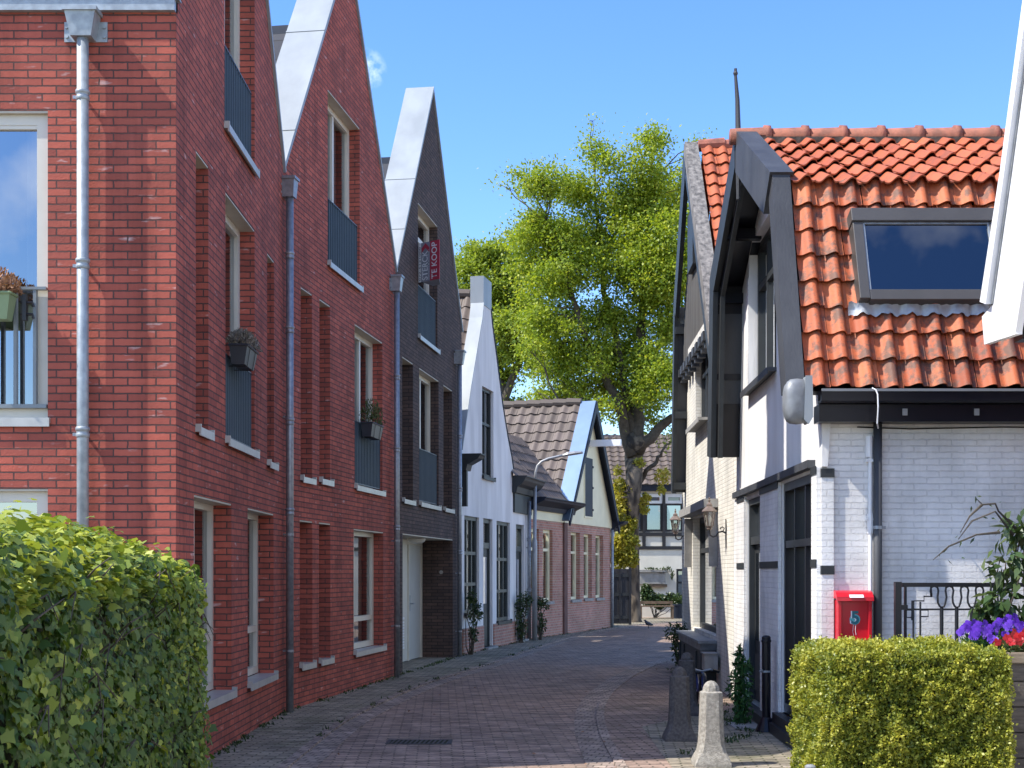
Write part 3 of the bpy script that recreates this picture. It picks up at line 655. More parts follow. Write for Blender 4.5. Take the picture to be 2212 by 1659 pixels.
# ---- house 3: dark brick
A3 = f2.P(W2, 0); f3 = Fac((A3.x, A3.y), u2, n2_); W3 = 5.5; ZE3, ZA3 = 6.28, 10.0
h3 = thing('brick_house', 'dark purple brown brick house with a for sale board on its upper window', 'house', (A3.x, A3.y, 0), 'gabled brick houses in a row')
H3 = dict(e=hole(f3, 868.8, 892, 769.5, 1081), f=hole(f3, 958, 976.7, 831, 1100), ff=hole(f3, 905.5, 947.5, 794, 1088), sf=hole(f3, 903, 945, 437, 727))
GD = (f3.sx(869.7), f3.sx(978), .004, f3.z(870, 1152), .66)
wall(f3, gable(W3, ZE3, ZA3), list(H3.values())+[GD], .27, MT['dark'], h3)
for k in ('e', 'f'): window(f3, H3[k], h3, depth=.25, fw=.05)
window(f3, H3['ff'], h3, depth=.15, fw=.09, vs=(.5,), curtain=[(.05, .3)]); window(f3, H3['sf'], h3, depth=.15, fw=.09, hs=(.80,), vs=())
railing(f3, H3['ff'], h3, f3.z(906, 966), step=.1); railing(f3, H3['sf'], h3, f3.z(904.5, 612), step=.1)
coping(f3, [(0, ZE3), (W3/2, ZA3), (W3, ZE3)], h3, seams=[(0, .2), (0, .47)])
slate_roof(f3, W3, ZE3, ZA3, h3, 8.55)
a_ = f3.sx(857, .085); downpipe(f3, a_, .0, f3.z(857, 640), h3, hop=(.17, .13, .24, .17), clamps=[.8, 2.1], joints=[2.3, 3.5, 4.6])
a_ = f3.sx(993, .085); downpipe(f3, a_, .0, f3.z(993, 795), h3, hop=(.19, .14, .26, .18), clamps=[.5, 1.6, 2.7], joints=[2.0, 3.2, 4.2])
# entrance at the back of the recess
a0, a1, zt = GD[0], GD[1], GD[3]
mb = MB(); f3.box(mb, a0+.004, a1-.004, zt-.02, zt-.003, -.655, -.003); mb.build('porch_ceiling', MT['soffit'], h3)
mb = MB(); f3.box(mb, a0+.02, a0+.09, .02, zt-.025, -.66, -.58); f3.box(mb, a1-.09, a1-.003, .02, zt-.025, -.66, -.58); f3.box(mb, a0+.09, a1-.09, zt-.12, zt-.025, -.66, -.58)
am = a1-1.12; f3.box(mb, am-.03, am+.03, .02, zt-.12, -.66, -.585); df = mb.build('door_frame', MT['cream'], h3)
mb = MB(); f3.box(mb, am+.03, a1-.09, .03, zt-.12, -.65, -.60); d_ = mb.build('door', M('pale_door_paint', (.50, .50, .46), .4, .03, 4), h3)
mb = MB(); f3.box(mb, a0+.09, am-.03, .03, zt-.12, -.65, -.605); mb.build('side_panel', MT['cream'], h3)
mb = MB(); q = f3.P(am+.14, 1.05, -.60); nn = f3.n; mb.tube([q, q+Vector((nn.x, nn.y, 0))*.05, q+Vector((nn.x, nn.y, 0))*.05+f3.P(.12, 0)-f3.P(0, 0)], .012, 8); f3.box(mb, am+.115, am+.165, .92, 1.2, -.60, -.593); mb.build('handle', MT['zinc_bright'], d_)
mb = MB(); g0, g1 = a0+.3, am-.35
if g1-g0 < .3: g0, g1 = am+.35, a1-.3
f3.box(mb, g0-.02, g1+.02, .26, .30, -.604, -.59); f3.box(mb, g0-.02, g1+.02, .78, .82, -.604, -.59)
for i in range(9): f3.box(mb, g0, g1, .315+.05*i, .345+.05*i, -.604, -.588)
mb.build('vent_grille', MT['white_paint'], h3)
mb = MB(); c = f3.P((a0+a1)/2+.2, zt-.022, -.28); mb.lathe([(.16, 0), (.16, -.02), (.145, -.055), (.10, -.085), (.02, -.1)], c, 18); mb.build('porch_lamp', MT['opal'], h3, smooth=True)
mb = MB(); c = f3.P(a1-.0, 1.62, -.22); uu = Vector((f3.u.x, f3.u.y, 0)); mb.tube([c-uu*.001, c-uu*.02], .035, 14); mb.build('doorbell', MT['stone'], h3)

# ================================================================== house 4: white stuccoed house with a necked gable
A4 = f3.P(W3, 0); t4 = math.atan(.228); u4 = (math.sin(t4), math.cos(t4)); n4 = (math.cos(t4), -math.sin(t4))
f4 = Fac((A4.x, A4.y), u4, n4); L4 = f4.sx(1145)
h4 = thing('stucco_house', 'white stuccoed house with a tall necked gable and dark grey windows', 'house', (A4.x, A4.y, 0))
LE = [(0.02, 4.0), (.30, 4.55), (.67, 5.27), (1.2, 6.15), (1.62, 6.85), (1.74, 7.18)]
RE = [(2.26+.12, 7.18), (2.52, 6.85), (2.95, 6.15), (3.45, 5.30), (3.95, 4.65), (4.35, 4.22), (4.53, 3.95)]
NK = [(1.74, 7.75), (2.38, 7.75)]
out4 = [(0.0, -.2), (L4, -.2), (L4, 3.70), (4.53, 3.70)]+RE[::-1]+NK[::-1]+LE[::-1]
H4 = dict(up=hole(f4, 1041.5, 1066, 833, 1030), w1=hole(f4, 1003, 1035, 1113, 1330), d1=(f4.sx(1044), f4.sx(1064), .06, f4.z(1044, 1119)),
          w2=hole(f4, 1072.6, 1101.5, 1125, 1346), d2=(f4.sx(1114.5), f4.sx(1132), .06, f4.z(1114.5, 1132)))
wall(f4, out4, list(H4.values()), .17, MT['stucco'], h4)
window(f4, H4['up'], h4, depth=.06, fw=.06, hs=(.6,), vs=(.5,), frame='trim_dark', sill='trim_dark', soffit=None)
for k in ('w1', 'w2'): window(f4, H4[k], h4, depth=.05, fw=.075, hs=(.30, .62), vs=(.33, .67), frame='trim_door', sill='trim_dark', soffit=None, curtain=[(0, .5)])
for k in ('d1', 'd2'):
    a0, a1, z0, z1 = H4[k]
    mb = MB(); f4.box(mb, a0, a0+.07, z0, z1, -.15, -.06); f4.box(mb, a1-.07, a1, z0, z1, -.15, -.06); f4.box(mb, a0+.07, a1-.07, z1-.09, z1, -.15, -.06); f4.box(mb, a0+.07, a1-.07, z1-.62, z1-.5, -.15, -.055)
    fr = mb.build('door_frame', MT['trim_door'], h4)
    mb = MB(); mb.add([f4.P(a0+.07, z1-.5, -.11), f4.P(a1-.07, z1-.5, -.11), f4.P(a1-.07, z1-.09, -.11), f4.P(a0+.07, z1-.09, -.11)], [(0, 1, 2, 3)]); mb.build('fanlight', MT['glass'], fr)
    mb = MB(); f4.box(mb, a0+.07, a1-.07, z0, z1-.62, -.14, -.09); f4.box(mb, a0+.18, a1-.18, z0+.15, z0+.7, -.09, -.075); d_ = mb.build('door', MT['trim_dark'], h4)
    mb = MB(); f4.box(mb, a0+.2, a1-.2, z0+.9, z1-.8, -.089, -.082); mb.build('pane', MT['glass'], d_)
    mb = MB(); f4.box(mb, a0+.10, a0+.13, z0+.85, z0+1.1, -.09, -.05); mb.build('handle', MT['zinc_bright'], d_)
    mb = MB(); f4.box(mb, a0-.03, a1+.03, 0, z0, -.17, .12); mb.build('doorstep', MT['stone'], h4)
mb = MB()          # brick plinth, interrupted by the doors
zp = .52
for a, b in ((0.02, H4['d1'][0]-.04), (H4['d1'][1]+.04, H4['d2'][0]-.04), (H4['d2'][1]+.04, L4-.01)): f4.box(mb, a, b, -.1, zp, .003, .03)
mb.build_each('plinth', MT['pink'], h4)
coping(f4, LE, h4, d0=-.26, d1=.02, t=.03)
mb = MB(); f4.box(mb, 1.71, 2.41, 7.15, 7.74, -.27, .012); mb.build('gable_cap', MT['zinc'], h4)
mb = MB(); mb2 = RE
coping(f4, RE, h4, d0=-.26, d1=.02, t=.025, mat='navy', name='gable_edge_trim')
mb = MB()          # gable back
mb.add([f4.P(a, z, -.25) for a, z in [(0.02, 3)]+LE+NK+RE+[(4.53, 3)]], [tuple(range(len(LE)+len(NK)+len(RE)+2))]); mb.build('gable_back', MT['stucco'], h4)
zr = 7.42; ridge_s = 2.08
def slope(fac, s0, z0, s1, z1, d0, d1, mat, parent, **k):
    """tiled slope whose eave runs inward (along d) at s0"""
    O = fac.P(s0, z0, d0); U = fac.P(s0, z0, d1)-O; V = fac.P(s1, z1, d0)-O
    return tiles(O, U, V, U.length, V.length, mat, parent, **k)
slope(f4, -.12, 3.75, ridge_s, zr, -.27, -7, 'tile_brown', h4, tw=.25, tl=.32, amp=.045, lift=.03, n=8)
slope(f4, 4.35, 3.75, ridge_s, zr, -.27, -7, 'tile_brown', h4, tw=.25, tl=.32, amp=.045, lift=.03, n=6)
mb = MB()
for i in range(18):
    c0 = f4.P(ridge_s, zr+.03, -.36-.38*i); c1 = f4.P(ridge_s, zr+.05, -.36-.38*(i+1)); mb.tube([c0, c1], [.10, .11], 10)
mb.build('ridge_tiles', MT['tile_brown'], h4)
# roof running along the street to the right of the gable, with its box gutter
Oe = f4.P(4.30, 3.78, .08); Ue = f4.P(1, 0)-f4.P(0, 0); Ve = f4.P(0, 1.15, -1)-f4.P(0, 0, 0)
tiles(Oe, Ue, Ve, L4-4.30+.25, 2.4, 'tile_brown', h4, tw=.22, tl=.3, amp=.04, lift=.03, n=7)
def box_gutter(fac, a0, a1, z0, z1, dd, parent, mat='trim_dark', name='cornice_gutter'):
    prof = [(0.01, z0), (.10, z0), (.13, z0+(z1-z0)*.35), (.22, z0+(z1-z0)*.5), (dd-.05, z0+(z1-z0)*.72), (dd-.03, z0+(z1-z0)*.86), (dd, z1-.02), (dd, z1), (.01, z1)]
    m = MB(); m.prism([fac.P(a0, z, d) for d, z in prof], fac.P(a1, 0)-fac.P(a0, 0)); return m.build(name, MT[mat], parent)
box_gutter(f4, 4.40, L4+.22, 3.42, 3.80, .34, h4)
mb = MB(); f4.box(mb, 4.50, L4, 2.98, 3.42, .003, .045); mb.build('fascia', MT['trim_dark'], h4)
box_gutter(f4, -.05, .32, 3.60, 3.92, .40, h4)
mb = MB(); f4.box(mb, .002, .10, 2.9, 3.60, .003, .10); mb.build('console', MT['trim_dark'], h4)
a_ = f4.sx(1143, .07); downpipe(f4, a_, .0, 3.30, h4, r=.045, off=.07, clamps=[1.0, 2.2], joints=[1.2, 2.4])
mb = MB()
for a in (.004, L4-.004): mb.add([f4.P(a, -.2, -.03), f4.P(a, -.2, -7), f4.P(a, 3.7, -7), f4.P(a, 3.7, -.03)], [(0, 1, 2, 3)])
mb.add([f4.P(0, -.2, -7), f4.P(L4, -.2, -7), f4.P(L4, 5, -7), f4.P(ridge_s, zr, -7), f4.P(0, 3.7, -7)], [(0, 1, 2, 3, 4)]); mb.build('party_wall', MT['inside'], h4)

# ================================================================== house 5: old brick house with a cream boarded gable
A5 = f4.P(L4, 0); t5 = math.atan(.347); u5 = (math.sin(t5), math.cos(t5)); n5 = (math.cos(t5), -math.sin(t5))
f5 = Fac((A5.x, A5.y), u5, n5); S1, S2 = f5.sx(1217), f5.sx(1319); SM = (S1+S2)/2
h5 = thing('brick_cottage', 'low pinkish brick house with brown tiled roof and cream boarded gable', 'house', (A5.x, A5.y, 0))
H5 = dict(w0=hole(f5, 1147, 1164, 1141, 1302), w1=hole(f5, 1173, 1193.5, 1143.5, 1302.5), n1=hole(f5, 1233, 1252.7, 1149, 1298), n2=hole(f5, 1261, 1278.5, 1153, 1295), n3=hole(f5, 1286.5, 1303, 1155.7, 1294))
ZB = 2.90
wall(f5, [(0, -.2), (S2, -.2), (S2, ZB), (0, ZB)], list(H5.values()), .22, MT['pink'], h5)
for k in ('w0', 'w1'): window(f5, H5[k], h5, depth=.08, fw=.08, hs=(.72,), frame='cream_wood', sill='stone', soffit=None, curtain=[(.5, .98)], flange=False)
for k in ('n1', 'n2', 'n3'): window(f5, H5[k], h5, depth=.11, fw=.07, hs=(.7,), frame='cream_wood', sill='stone', soffit=None, flange=False)
mb = MB(); f5.box(mb, S1-.06, S1+.22, -.1, ZB+.0, .003, .05); mb.build('corner_pier', M('dark_brick_pier', (.16, .085, .07), .9, .12, 6), h5)
zap = f5.z(1269, 868)
mb = MB(); f5.poly(mb, [(S1, ZB), (S2, ZB), (S2, 3.1), (SM, zap-.1), (S1, 3.1)], -.1, .035); gb = mb.build('gable_boarding', MT['cream_wood'], h5)
mb = MB(); a0, a1 = f5.sx(1263, .04), f5.sx(1279, .04); z0, z1 = f5.z(1263, 1115), f5.z(1263, 988)
f5.box(mb, a0-.05, a1+.05, z0-.05, z0, .036, .055); f5.box(mb, a0-.05, a1+.05, z1, z1+.05, .036, .055); f5.box(mb, a0-.05, a0, z0, z1, .036, .055); f5.box(mb, a1, a1+.05, z0, z1, .036, .055); hf = mb.build('hatch_frame', MT['cream_wood'], h5)
mb = MB(); f5.box(mb, a0+.004, a1-.004, z0+.004, z1-.004, .036, .06); hs_ = mb.build('loft_hatch', MT['navy'], h5)
mb = MB()
for t in (.12, .5, .86): f5.box(mb, a1-.02, a1+.07, z0+(z1-z0)*t-.03, z0+(z1-z0)*t+.03, .061, .072)
mb.build_each('hinge', MT['blackmatt'], hs_)
mb = MB(); f5.box(mb, 0, S1, ZB, 3.16, -.06, .02); mb.build('frieze_board', MT['cream_wood'], h5)
k5 = (zap-3.15)/(SM-S1)
# verge boards: zinc topped on the near side, navy on the far side
coping(f5, [(S1-.16, 3.15-.16*k5), (SM, zap)], h5, d0=-.20, d1=.22, t=.05, name='verge_flashing', mat='zinc_sky_tint')
mb = MB(); f5.poly(mb, [(S1-.14, 3.15-.16*k5-.12), (S1-.16, 3.15-.16*k5), (SM, zap-.003), (SM, zap-.28)], .19, .24); f5.poly(mb, [(S2+.16, 3.15-.16*k5-.2), (S2+.22, 3.15-.16*k5), (SM+.002, zap-.003), (SM+.002, zap-.28)], .19, .24); mb.build('verge_board', MT['navy'], h5)
coping(f5, [(SM, zap), (S2+.18, 3.15-.18*k5)], h5, d0=-.20, d1=.24, t=.05, mat='navy', name='verge_board')
slope(f5, S1-.12, 3.15-.12*k5-.02, SM, zap-.04, -.18, -7.5, 'tile_brown', h5, tw=.30, tl=.34, amp=.05, lift=.035, n=8)
slope(f5, S2+.12, 3.15-.12*k5-.02, SM, zap-.04, -.18, -7.5, 'tile_brown', h5, tw=.30, tl=.34, amp=.05, lift=.035, n=6)
mb = MB()
for i in range(19): mb.tube([f5.P(SM, zap-.0, -.20-.38*i), f5.P(SM, zap+.02, -.20-.38*(i+1)-.03)], [.11, .125], 10)
mb.build('ridge_tiles', MT['tile_brown'], h5)
O = f5.P(-.45, 3.42, .10); U = f5.P(1, 0)-f5.P(0, 0); V = f5.P(0, k5, -1)-f5.P(0, 0)
tiles(O, U, V, S1+.5, 2.1, 'tile_brown', h5, tw=.22, tl=.3, amp=.04, lift=.03, n=7)
box_gutter(f5, -.05, S1+.72, 3.12, 3.42, .42, h5, 'navy', 'box_gutter')
box_gutter(f5, S2+.02, S2+.5, 2.85, 3.10, .42, h5, 'navy', 'box_gutter')
mb = MB(); z_ = f5.z(1268, 949, .3); f5.box(mb, SM-.06, SM+.06, z_-.09, z_+.09, -.2, .92); mb.build('hoisting_beam', MT['white_paint'], h5)
mb = MB(); f5.box(mb, S1+1.1, S1+1.1+.001, 0, .001, 0, .001)
c = fac_c = f5.P(S1+1.62, 3.15+1.62*k5+.1, -2.3)
mb = MB(); nv = (f5.P(-k5, 1)-f5.P(0, 0)).normalized(); mb.tube([c-nv*.1, c+nv*.10, c+nv*.10, c+nv*.11], [.08, .08, .10, .10], 14); mb.build('roof_vent', MT['blackmatt'], h5)
a_ = S2-.03; downpipe(f5, a_, .0, 2.85, h5, r=.04, off=.06, mat='zinc_bright', clamps=[1.3])
mb = MB()
mb.add([f5.P(S2-.004, -.2, -.03), f5.P(S2-.004, -.2, -7.5), f5.P(S2-.004, 3.1, -7.5), f5.P(S2-.004, 3.1, -.03)], [(0, 1, 2, 3)])
mb.add([f5.P(0, -.2, -7.5), f5.P(S2, -.2, -7.5), f5.P(S2, 3, -7.5), f5.P(SM, zap, -7.5), f5.P(0, 4.5, -7.5)], [(0, 1, 2, 3, 4)]); mb.build('side_wall', MT['pink'], h5)
mb = MB(); q = f5.P(S2+.04, 2.72, .05); mb.box(q.x-.05, q.x+.05, q.y-.05, q.y+.05, q.z-.06, q.z+.06); mb.build('wall_lamp', MT['white_paint'], h5)

# ================================================================== right side: white house with a red gambrel roof
TR = .03; uR = Vector((TR, 1)).normalized(); nR = Vector((-uR.y, uR.x))
YW = 11.68
fr_ = Fac((2.64, YW), uR, nR)               # street wall of both white houses
Yr = lambda Y: (Y-YW)/uR.y                  # world Y -> s on the street wall
OV = .37                                    # verge overhang
r1 = thing('pantile_house', 'white painted house with steep orange pantile roof, roof window and dark shopfront', 'house', (2.64, YW, 0))
PROF = [(11.50, 3.17), (12.20, 5.10), (14.40, 6.17), (16.62, 5.16), (16.90, 3.05)]   # gambrel outline (Y,z) measured at the verge
def vx(Y): return 2.64+TR*(Y-YW)
S_END = Yr(17.02)
wo_ = [(0, -.2), (S_END, -.2), (S_END, 3.0)]+[(Yr(Y)+dy, z-.16) for (Y, z), dy in ((PROF[3], -.02), (PROF[2], 0), (PROF[1], .04))]+[(0, 3.4)]
WB = (Yr(14.0), Yr(15.95), 3.70, 5.42)
DR = (fr_.sx(1614+34), fr_.sx(1614), .03, 2.47)[0:4]; DR = (min(DR[0], DR[1]), max(DR[0], DR[1]), DR[2], DR[3])
SHW = (fr_.sx(1760), fr_.sx(1689), .22, 2.5)
wall(fr_, wo_, [WB, DR+(.18,), SHW+(.18,)], .16, MT['plaster'], r1, 'street_wall')
# gable window
window(fr_, WB, r1, depth=.10, fw=.08, hs=(.70,), vs=(.33, .67), frame='trim_dark', gl='glass', sill='grey_board', soffit=None, curtain=[(.0, .3), (.6, 1)], so=.10, flange=False)
mb = MB()                                   # exposed painted bricks beside that window
fr_.box(mb, WB[1]+.001, WB[1]+.17, 3.72, 5.05, -.02, .012); mb.build('window_jamb', MT['white_brick'], r1)
# brick piers of the ground floor
mb = MB(); fr_.box(mb, 0.002, SHW[0]-.02, -.1, 2.52, .003, .035); fr_.box(mb, SHW[1]+.02, DR[0]-.02, -.1, 2.52, .003, .035); fr_.box(mb, DR[1]+.02, S_END, -.1, 2.52, .003, .035)
pr = mb.build_each('brick_pier', MT['white_brick'], r1)
mb = MB()
for z in (1.66, 2.46): 
    for a, b in ((0.0, SHW[0]-.02), (SHW[1]+.02, DR[0]-.02), (DR[1]+.02, S_END-.3)): fr_.box(mb, a, b, z, z+.07, .036, .044)
mb.build_each('grey_band', MT['trim_dark'], r1)
mb = MB(); fr_.box(mb, SHW[0]-.03, S_END-.1, 2.53, 2.60, -.02, .07); mb.build('lintel_moulding', MT['grey_board'], r1)
# shopfront
a0, a1, z0, z1 = SHW
mb = MB(); fr_.box(mb, a0, a0+.07, z0, z1, -.16, -.02); fr_.box(mb, a1-.07, a1, z0, z1, -.16, -.02); fr_.box(mb, a0+.07, a1-.07, z0, z0+.1, -.16, -.02); fr_.box(mb, a0+.07, a1-.07, z1-.08, z1, -.16, -.02)
fr_.box(mb, a0+.07, a1-.07, 1.86, 1.93, -.15, -.025)
for t in (.36, .68): fr_.box(mb, a0+(a1-a0)*t-.025, a0+(a1-a0)*t+.025, z0+.1, 1.86, -.15, -.03); fr_.box(mb, a0+(a1-a0)*t-.02, a0+(a1-a0)*t+.02, 1.93, z1-.08, -.15, -.03)
sh = mb.build('shopfront', MT['black'], r1)
mb = MB(); mb.add([fr_.P(a0+.03, z0+.03, -.09), fr_.P(a1-.03, z0+.03, -.09), fr_.P(a1-.03, z1-.03, -.09), fr_.P(a0+.03, z1-.03, -.09)], [(0, 1, 2, 3)]); mb.build('pane', MT['shop_glass'], sh)
mb = MB(); fr_.box(mb, a0+.01, a1-.01, z0-.01, z0, -.17, .0); fr_.box(mb, a0-.05, DR[1]+.1, -.02, .12, .003, .13); fr_.box(mb, a0-.05, a1+.05, .12, .215, .003, .09); mb.build('shop_plinth', MT['blackmatt'], r1)
# door
a0, a1, z0, z1 = DR; z0 = .13
mb = MB(); fr_.box(mb, a0, a0+.07, z0, z1, -.16, -.02); fr_.box(mb, a1-.07, a1, z0, z1, -.16, -.02); fr_.box(mb, a0+.07, a1-.07, z1-.07, z1, -.16, -.02); fr_.box(mb, a0+.07, a1-.07, 1.94, 2.03, -.16, -.03)
fr_.box(mb, (a0+a1)/2-.02, (a0+a1)/2+.02, 2.03, z1-.07, -.14, -.05)
dfr = mb.build('door_frame', MT['trim_dark'], r1)
mb = MB(); mb.add([fr_.P(a0+.07, 2.03, -.10), fr_.P(a1-.07, 2.03, -.10), fr_.P(a1-.07, z1-.07, -.10), fr_.P(a0+.07, z1-.07, -.10)], [(0, 1, 2, 3)]); mb.build('fanlight', MT['glass_dark'], dfr)
mb = MB(); fr_.box(mb, a0+.07, a1-.07, z0, 1.94, -.14, -.08); fr_.box(mb, a0+.17, a1-.17, z0+.12, z0+.55, -.08, -.065); d_ = mb.build('door', MT['trim_dark'], r1)
mb = MB(); fr_.box(mb, a0+.18, a1-.18, z0+.7, 1.84, -.08, -.074); mb.build('pane', MT['glass_dark'], d_)
mb = MB(); q = fr_.P(a0+.12, 1.0, -.08); mb.tube([q, q+Vector((nR.x, nR.y, 0))*.05], .02, 10); fr_.box(mb, a0+.10, a0+.14, .9, 1.12, -.08, -.072); mb.build('handle', MT['zinc_bright'], d_)

# front wall (square to the viewer), white painted bricks
ff_ = Fac((2.64, YW), (1, 0), (0, -1))
wall(ff_, [(0, -.2), (9, -.2), (9, 3.3), (0, 3.3)], [], .1, MT['white_brick'], r1, 'front_wall')
mb = MB(); ff_.box(mb, -.002, .105, -.1, 2.50, .003, .03); mb.build('corner_brick_pier', MT['white_brick'], r1)
mb = MB()
for z in (1.60, 2.43): ff_.box(mb, -.004, .11, z, z+.075, .003, .038)
mb.build_each('grey_band', MT['trim_dark'], r1)
mb = MB()
for i, (a, z0, z1) in enumerate(((0.0, 2.52, 2.92),)): ff_.poly(mb, [(a-.0, z0), (a+.05, z0), (a+.075, z1), (a-.0, z1)], .003, .05)
mb.build('corner_plaster', MT['plaster'], r1)
# eaves: gutter, dark box below it, lead end cap
xl = 2.64-.06
prof = [(11.42, 3.13), (11.40, 3.145), (11.38, 3.13), (11.385, 3.05), (11.41, 3.035), (11.52, 3.035), (11.54, 3.15), (11.525, 3.15), (11.51, 3.06), (11.43, 3.06)]
mb = MB(); mb.prism([(xl, y, z) for y, z in prof], (7.2, 0, 0)); gt = mb.build('eaves_gutter', MT['black'], r1)
mb = MB(); mb.box(xl, xl+7.2, 11.372, 11.386, 3.128, 3.15); mb.build('gutter_lip', M('grey_gutter_lip', (.2, .21, .22), .4, .05, 6), gt)
mb = MB(); mb.box(xl, xl+7.2, 11.47, YW-.003, 2.885, 3.03); mb.build('eaves_box', MT['black'], r1)
mb = MB()
for x in (1955, 2110): 
    q = pix(x, 890, 11.46); mb.box(q.x-.02, q.x+.02, 11.455, 11.469, q.z-.028, q.z+.028)
mb.build_each('gutter_bracket', MT['stone'], r1)
mb = MB()
cc = pix(1722, 864, 11.42); rings = []
for t, d_ in ((1, .0), (1.0, -.05), (.93, -.085), (.75, -.11), (.45, -.125), (.05, -.13)):
    rings.append([(cc.x+.115*t*(abs(math.cos(a_))**.6)*math.copysign(1, math.cos(a_)), 11.47+d_, cc.z-.01+.19*t*(abs(math.sin(a_))**.75)*math.copysign(1, math.sin(a_))) for a_ in [2*math.pi*k/20 for k in range(20)]])
v = [q_ for r_ in rings for q_ in r_]; f = [(20*i+j, 20*i+(j+1) % 20, 20*i+20+(j+1) % 20, 20*i+20+j) for i in range(5) for j in range(20)]+[tuple(100+j for j in range(20))]
mb.add(v, f); mb.build('lead_end_cap', MT['lead'], r1, smooth=True)
mb = MB(); mb.prism([pix(x, y, 11.335) for x, y in ((1741, 812), (1754, 812), (1757, 900), (1747, 915), (1738, 905))], (0, .15, 0)); mb.build('gutter_end', MT['zinc'], r1, bevel=.004)
# roof: tile fields in real relief
XL = 2.28+.19; XR = 9.0
def field(p, q, mat, skip=None, shx=0., **k):
    O = Vector((XL+TR*(p[0]-11.5), p[0], p[1])); V = Vector((TR*(q[0]-p[0]), q[0]-p[0], q[1]-p[1])); return tiles(O, (1, 0, 0), V, XR-XL, V.length, mat, r1, skip=skip, **k)
kp = dict(tw=.203, amp=.058, lift=.044, n=14)
d_low = Vector((PROF[1][0]-PROF[0][0], PROF[1][1]-PROF[0][1]))
SKX0, SKX1, SKV0, SKV1 = 3.0-XL, 4.28-XL, .62, 1.60
rf = field(PROF[0], PROF[1], 'tile_orange', tl=.262, jit=.006, **kp)
field((PROF[1][0]-.075, PROF[1][1]-.055), (PROF[2][0], PROF[2][1]-.02), 'tile_clean', tl=.40, jit=.006, **kp)
field((PROF[3][0]+.03, PROF[3][1]+.02), PROF[2], 'tile_clean', tl=.4, tw=.203, amp=.05, lift=.04, n=6)
field(PROF[4], PROF[3], 'tile_orange', tl=.3, tw=.203, amp=.05, lift=.04, n=6)
mb = MB()
x = 2.30
while x < XR:
    mb.tube([(x, 14.40, 6.21), (x+.36, 14.40, 6.215), (x+.36, 14.40, 6.22), (x+.42, 14.40, 6.22)], [.085, .095, .112, .108], 12); x += .40
mb.build('ridge_tiles', MT['ridge_orange'], r1, smooth=True)
mb = MB(); mb.box(2.6, XR, 14.26, 14.54, 6.06, 6.17); mb.build('ridge_mortar', M('grey_mortar', (.10, .085, .07), 1, .3, 14, .5, 30), r1)
# under-roof boarding (black) across the verge overhang
def vsec(P, dn, up, xa, xb, mat, name, parent=r1, seg=None):
    """board following the roof outline; dn/up: offsets square to the slope; xa/xb from the verge line"""
    m = MB()
    n = len(P); nv = []
    for i in range(n):
        v = Vector((0, 0))
        for j in (i-1, i):
            if 0 <= j < n-1:
                e = Vector((P[j+1][0]-P[j][0], P[j+1][1]-P[j][1])).normalized(); v += Vector((-e.y, e.x))
        v.normalize()
        if 0 < i < n-1:
            e = Vector((P[i][0]-P[i-1][0], P[i][1]-P[i-1][1])).normalized(); v = v/max(.4, v.dot(Vector((-e.y, e.x))))
        nv.append(v)
    X = lambda Y: 2.28+TR*(Y-11.5)
    for i in range(n-1):
        if seg is not None and i not in seg: continue
        c = []
        for o_ in (dn, up):
            for k in (i, i+1):
                y, z = P[k][0]+nv[k].x*o_, P[k][1]+nv[k].y*o_
                c.append((y, z))
        (y0, z0), (y1, z1), (y2, z2), (y3, z3) = c
        m.hexa([(X(P[i][0])+xa, y0, z0), (X(P[i][0])+xb, y0, z0), (X(P[i+1][0])+xb, y1, z1), (X(P[i+1][0])+xa, y1, z1), (X(P[i][0])+xa, y2, z2), (X(P[i][0])+xb, y2, z2), (X(P[i+1][0])+xb, y3, z3), (X(P[i+1][0])+xa, y3, z3)])
    return m.build(name, MT[mat], parent)
vsec(PROF, -.13, -.05, .02, 7, 'black', 'roof_boarding')
vsec(PROF, -.14, .075, .012, .17, 'grey_board', 'verge_board', seg=(0,))
vsec(PROF, -.30, .075, -.012, .05, 'grey_board', 'verge_board', seg=(1,)); vsec(PROF, .06, .10, -.012, .2, 'grey_board', 'verge_cap', seg=(1,))
vsec(PROF, -.26, .06, -.02, .04, 'trim_dark', 'verge_board', seg=(2, 3)); vsec(PROF, -.36, -.27, .06, .11, 'trim_dark', 'verge_moulding', seg=(2, 3))
vsec([(16.56, 4.75), (16.80, 3.2)], -.04, .0, .05, .36, 'grey_board', 'soffit_panel')
mb = MB()
for Y, z in ((16.50, 4.92), (16.70, 4.02), (15.5, 5.45), (16.86, 3.1), (13.1, 5.3)): mb.box(2.32+TR*(Y-11.5), 2.70+TR*(Y-11.5), Y-.07, Y+.05, z-.06, z+.06)
mb.build_each('purlin_end', MT['black'], r1)
# finial post
q = 2.30+TR*2.9
mb = MB(); mb.tube([(q, 14.40, 5.55), (q, 14.40, 6.15), (q-.01, 14.40, 6.6), (q-.03, 14.40, 6.86), (q-.03, 14.40, 6.93)], [.022, .032, .024, .016, .016], 8); mb.lathe([(.02, 6.86), (.026, 6.88), (.02, 6.9)], (q-.03, 14.40, 0), 8); mb.build('finial_post', MT['grey_board'], r1)
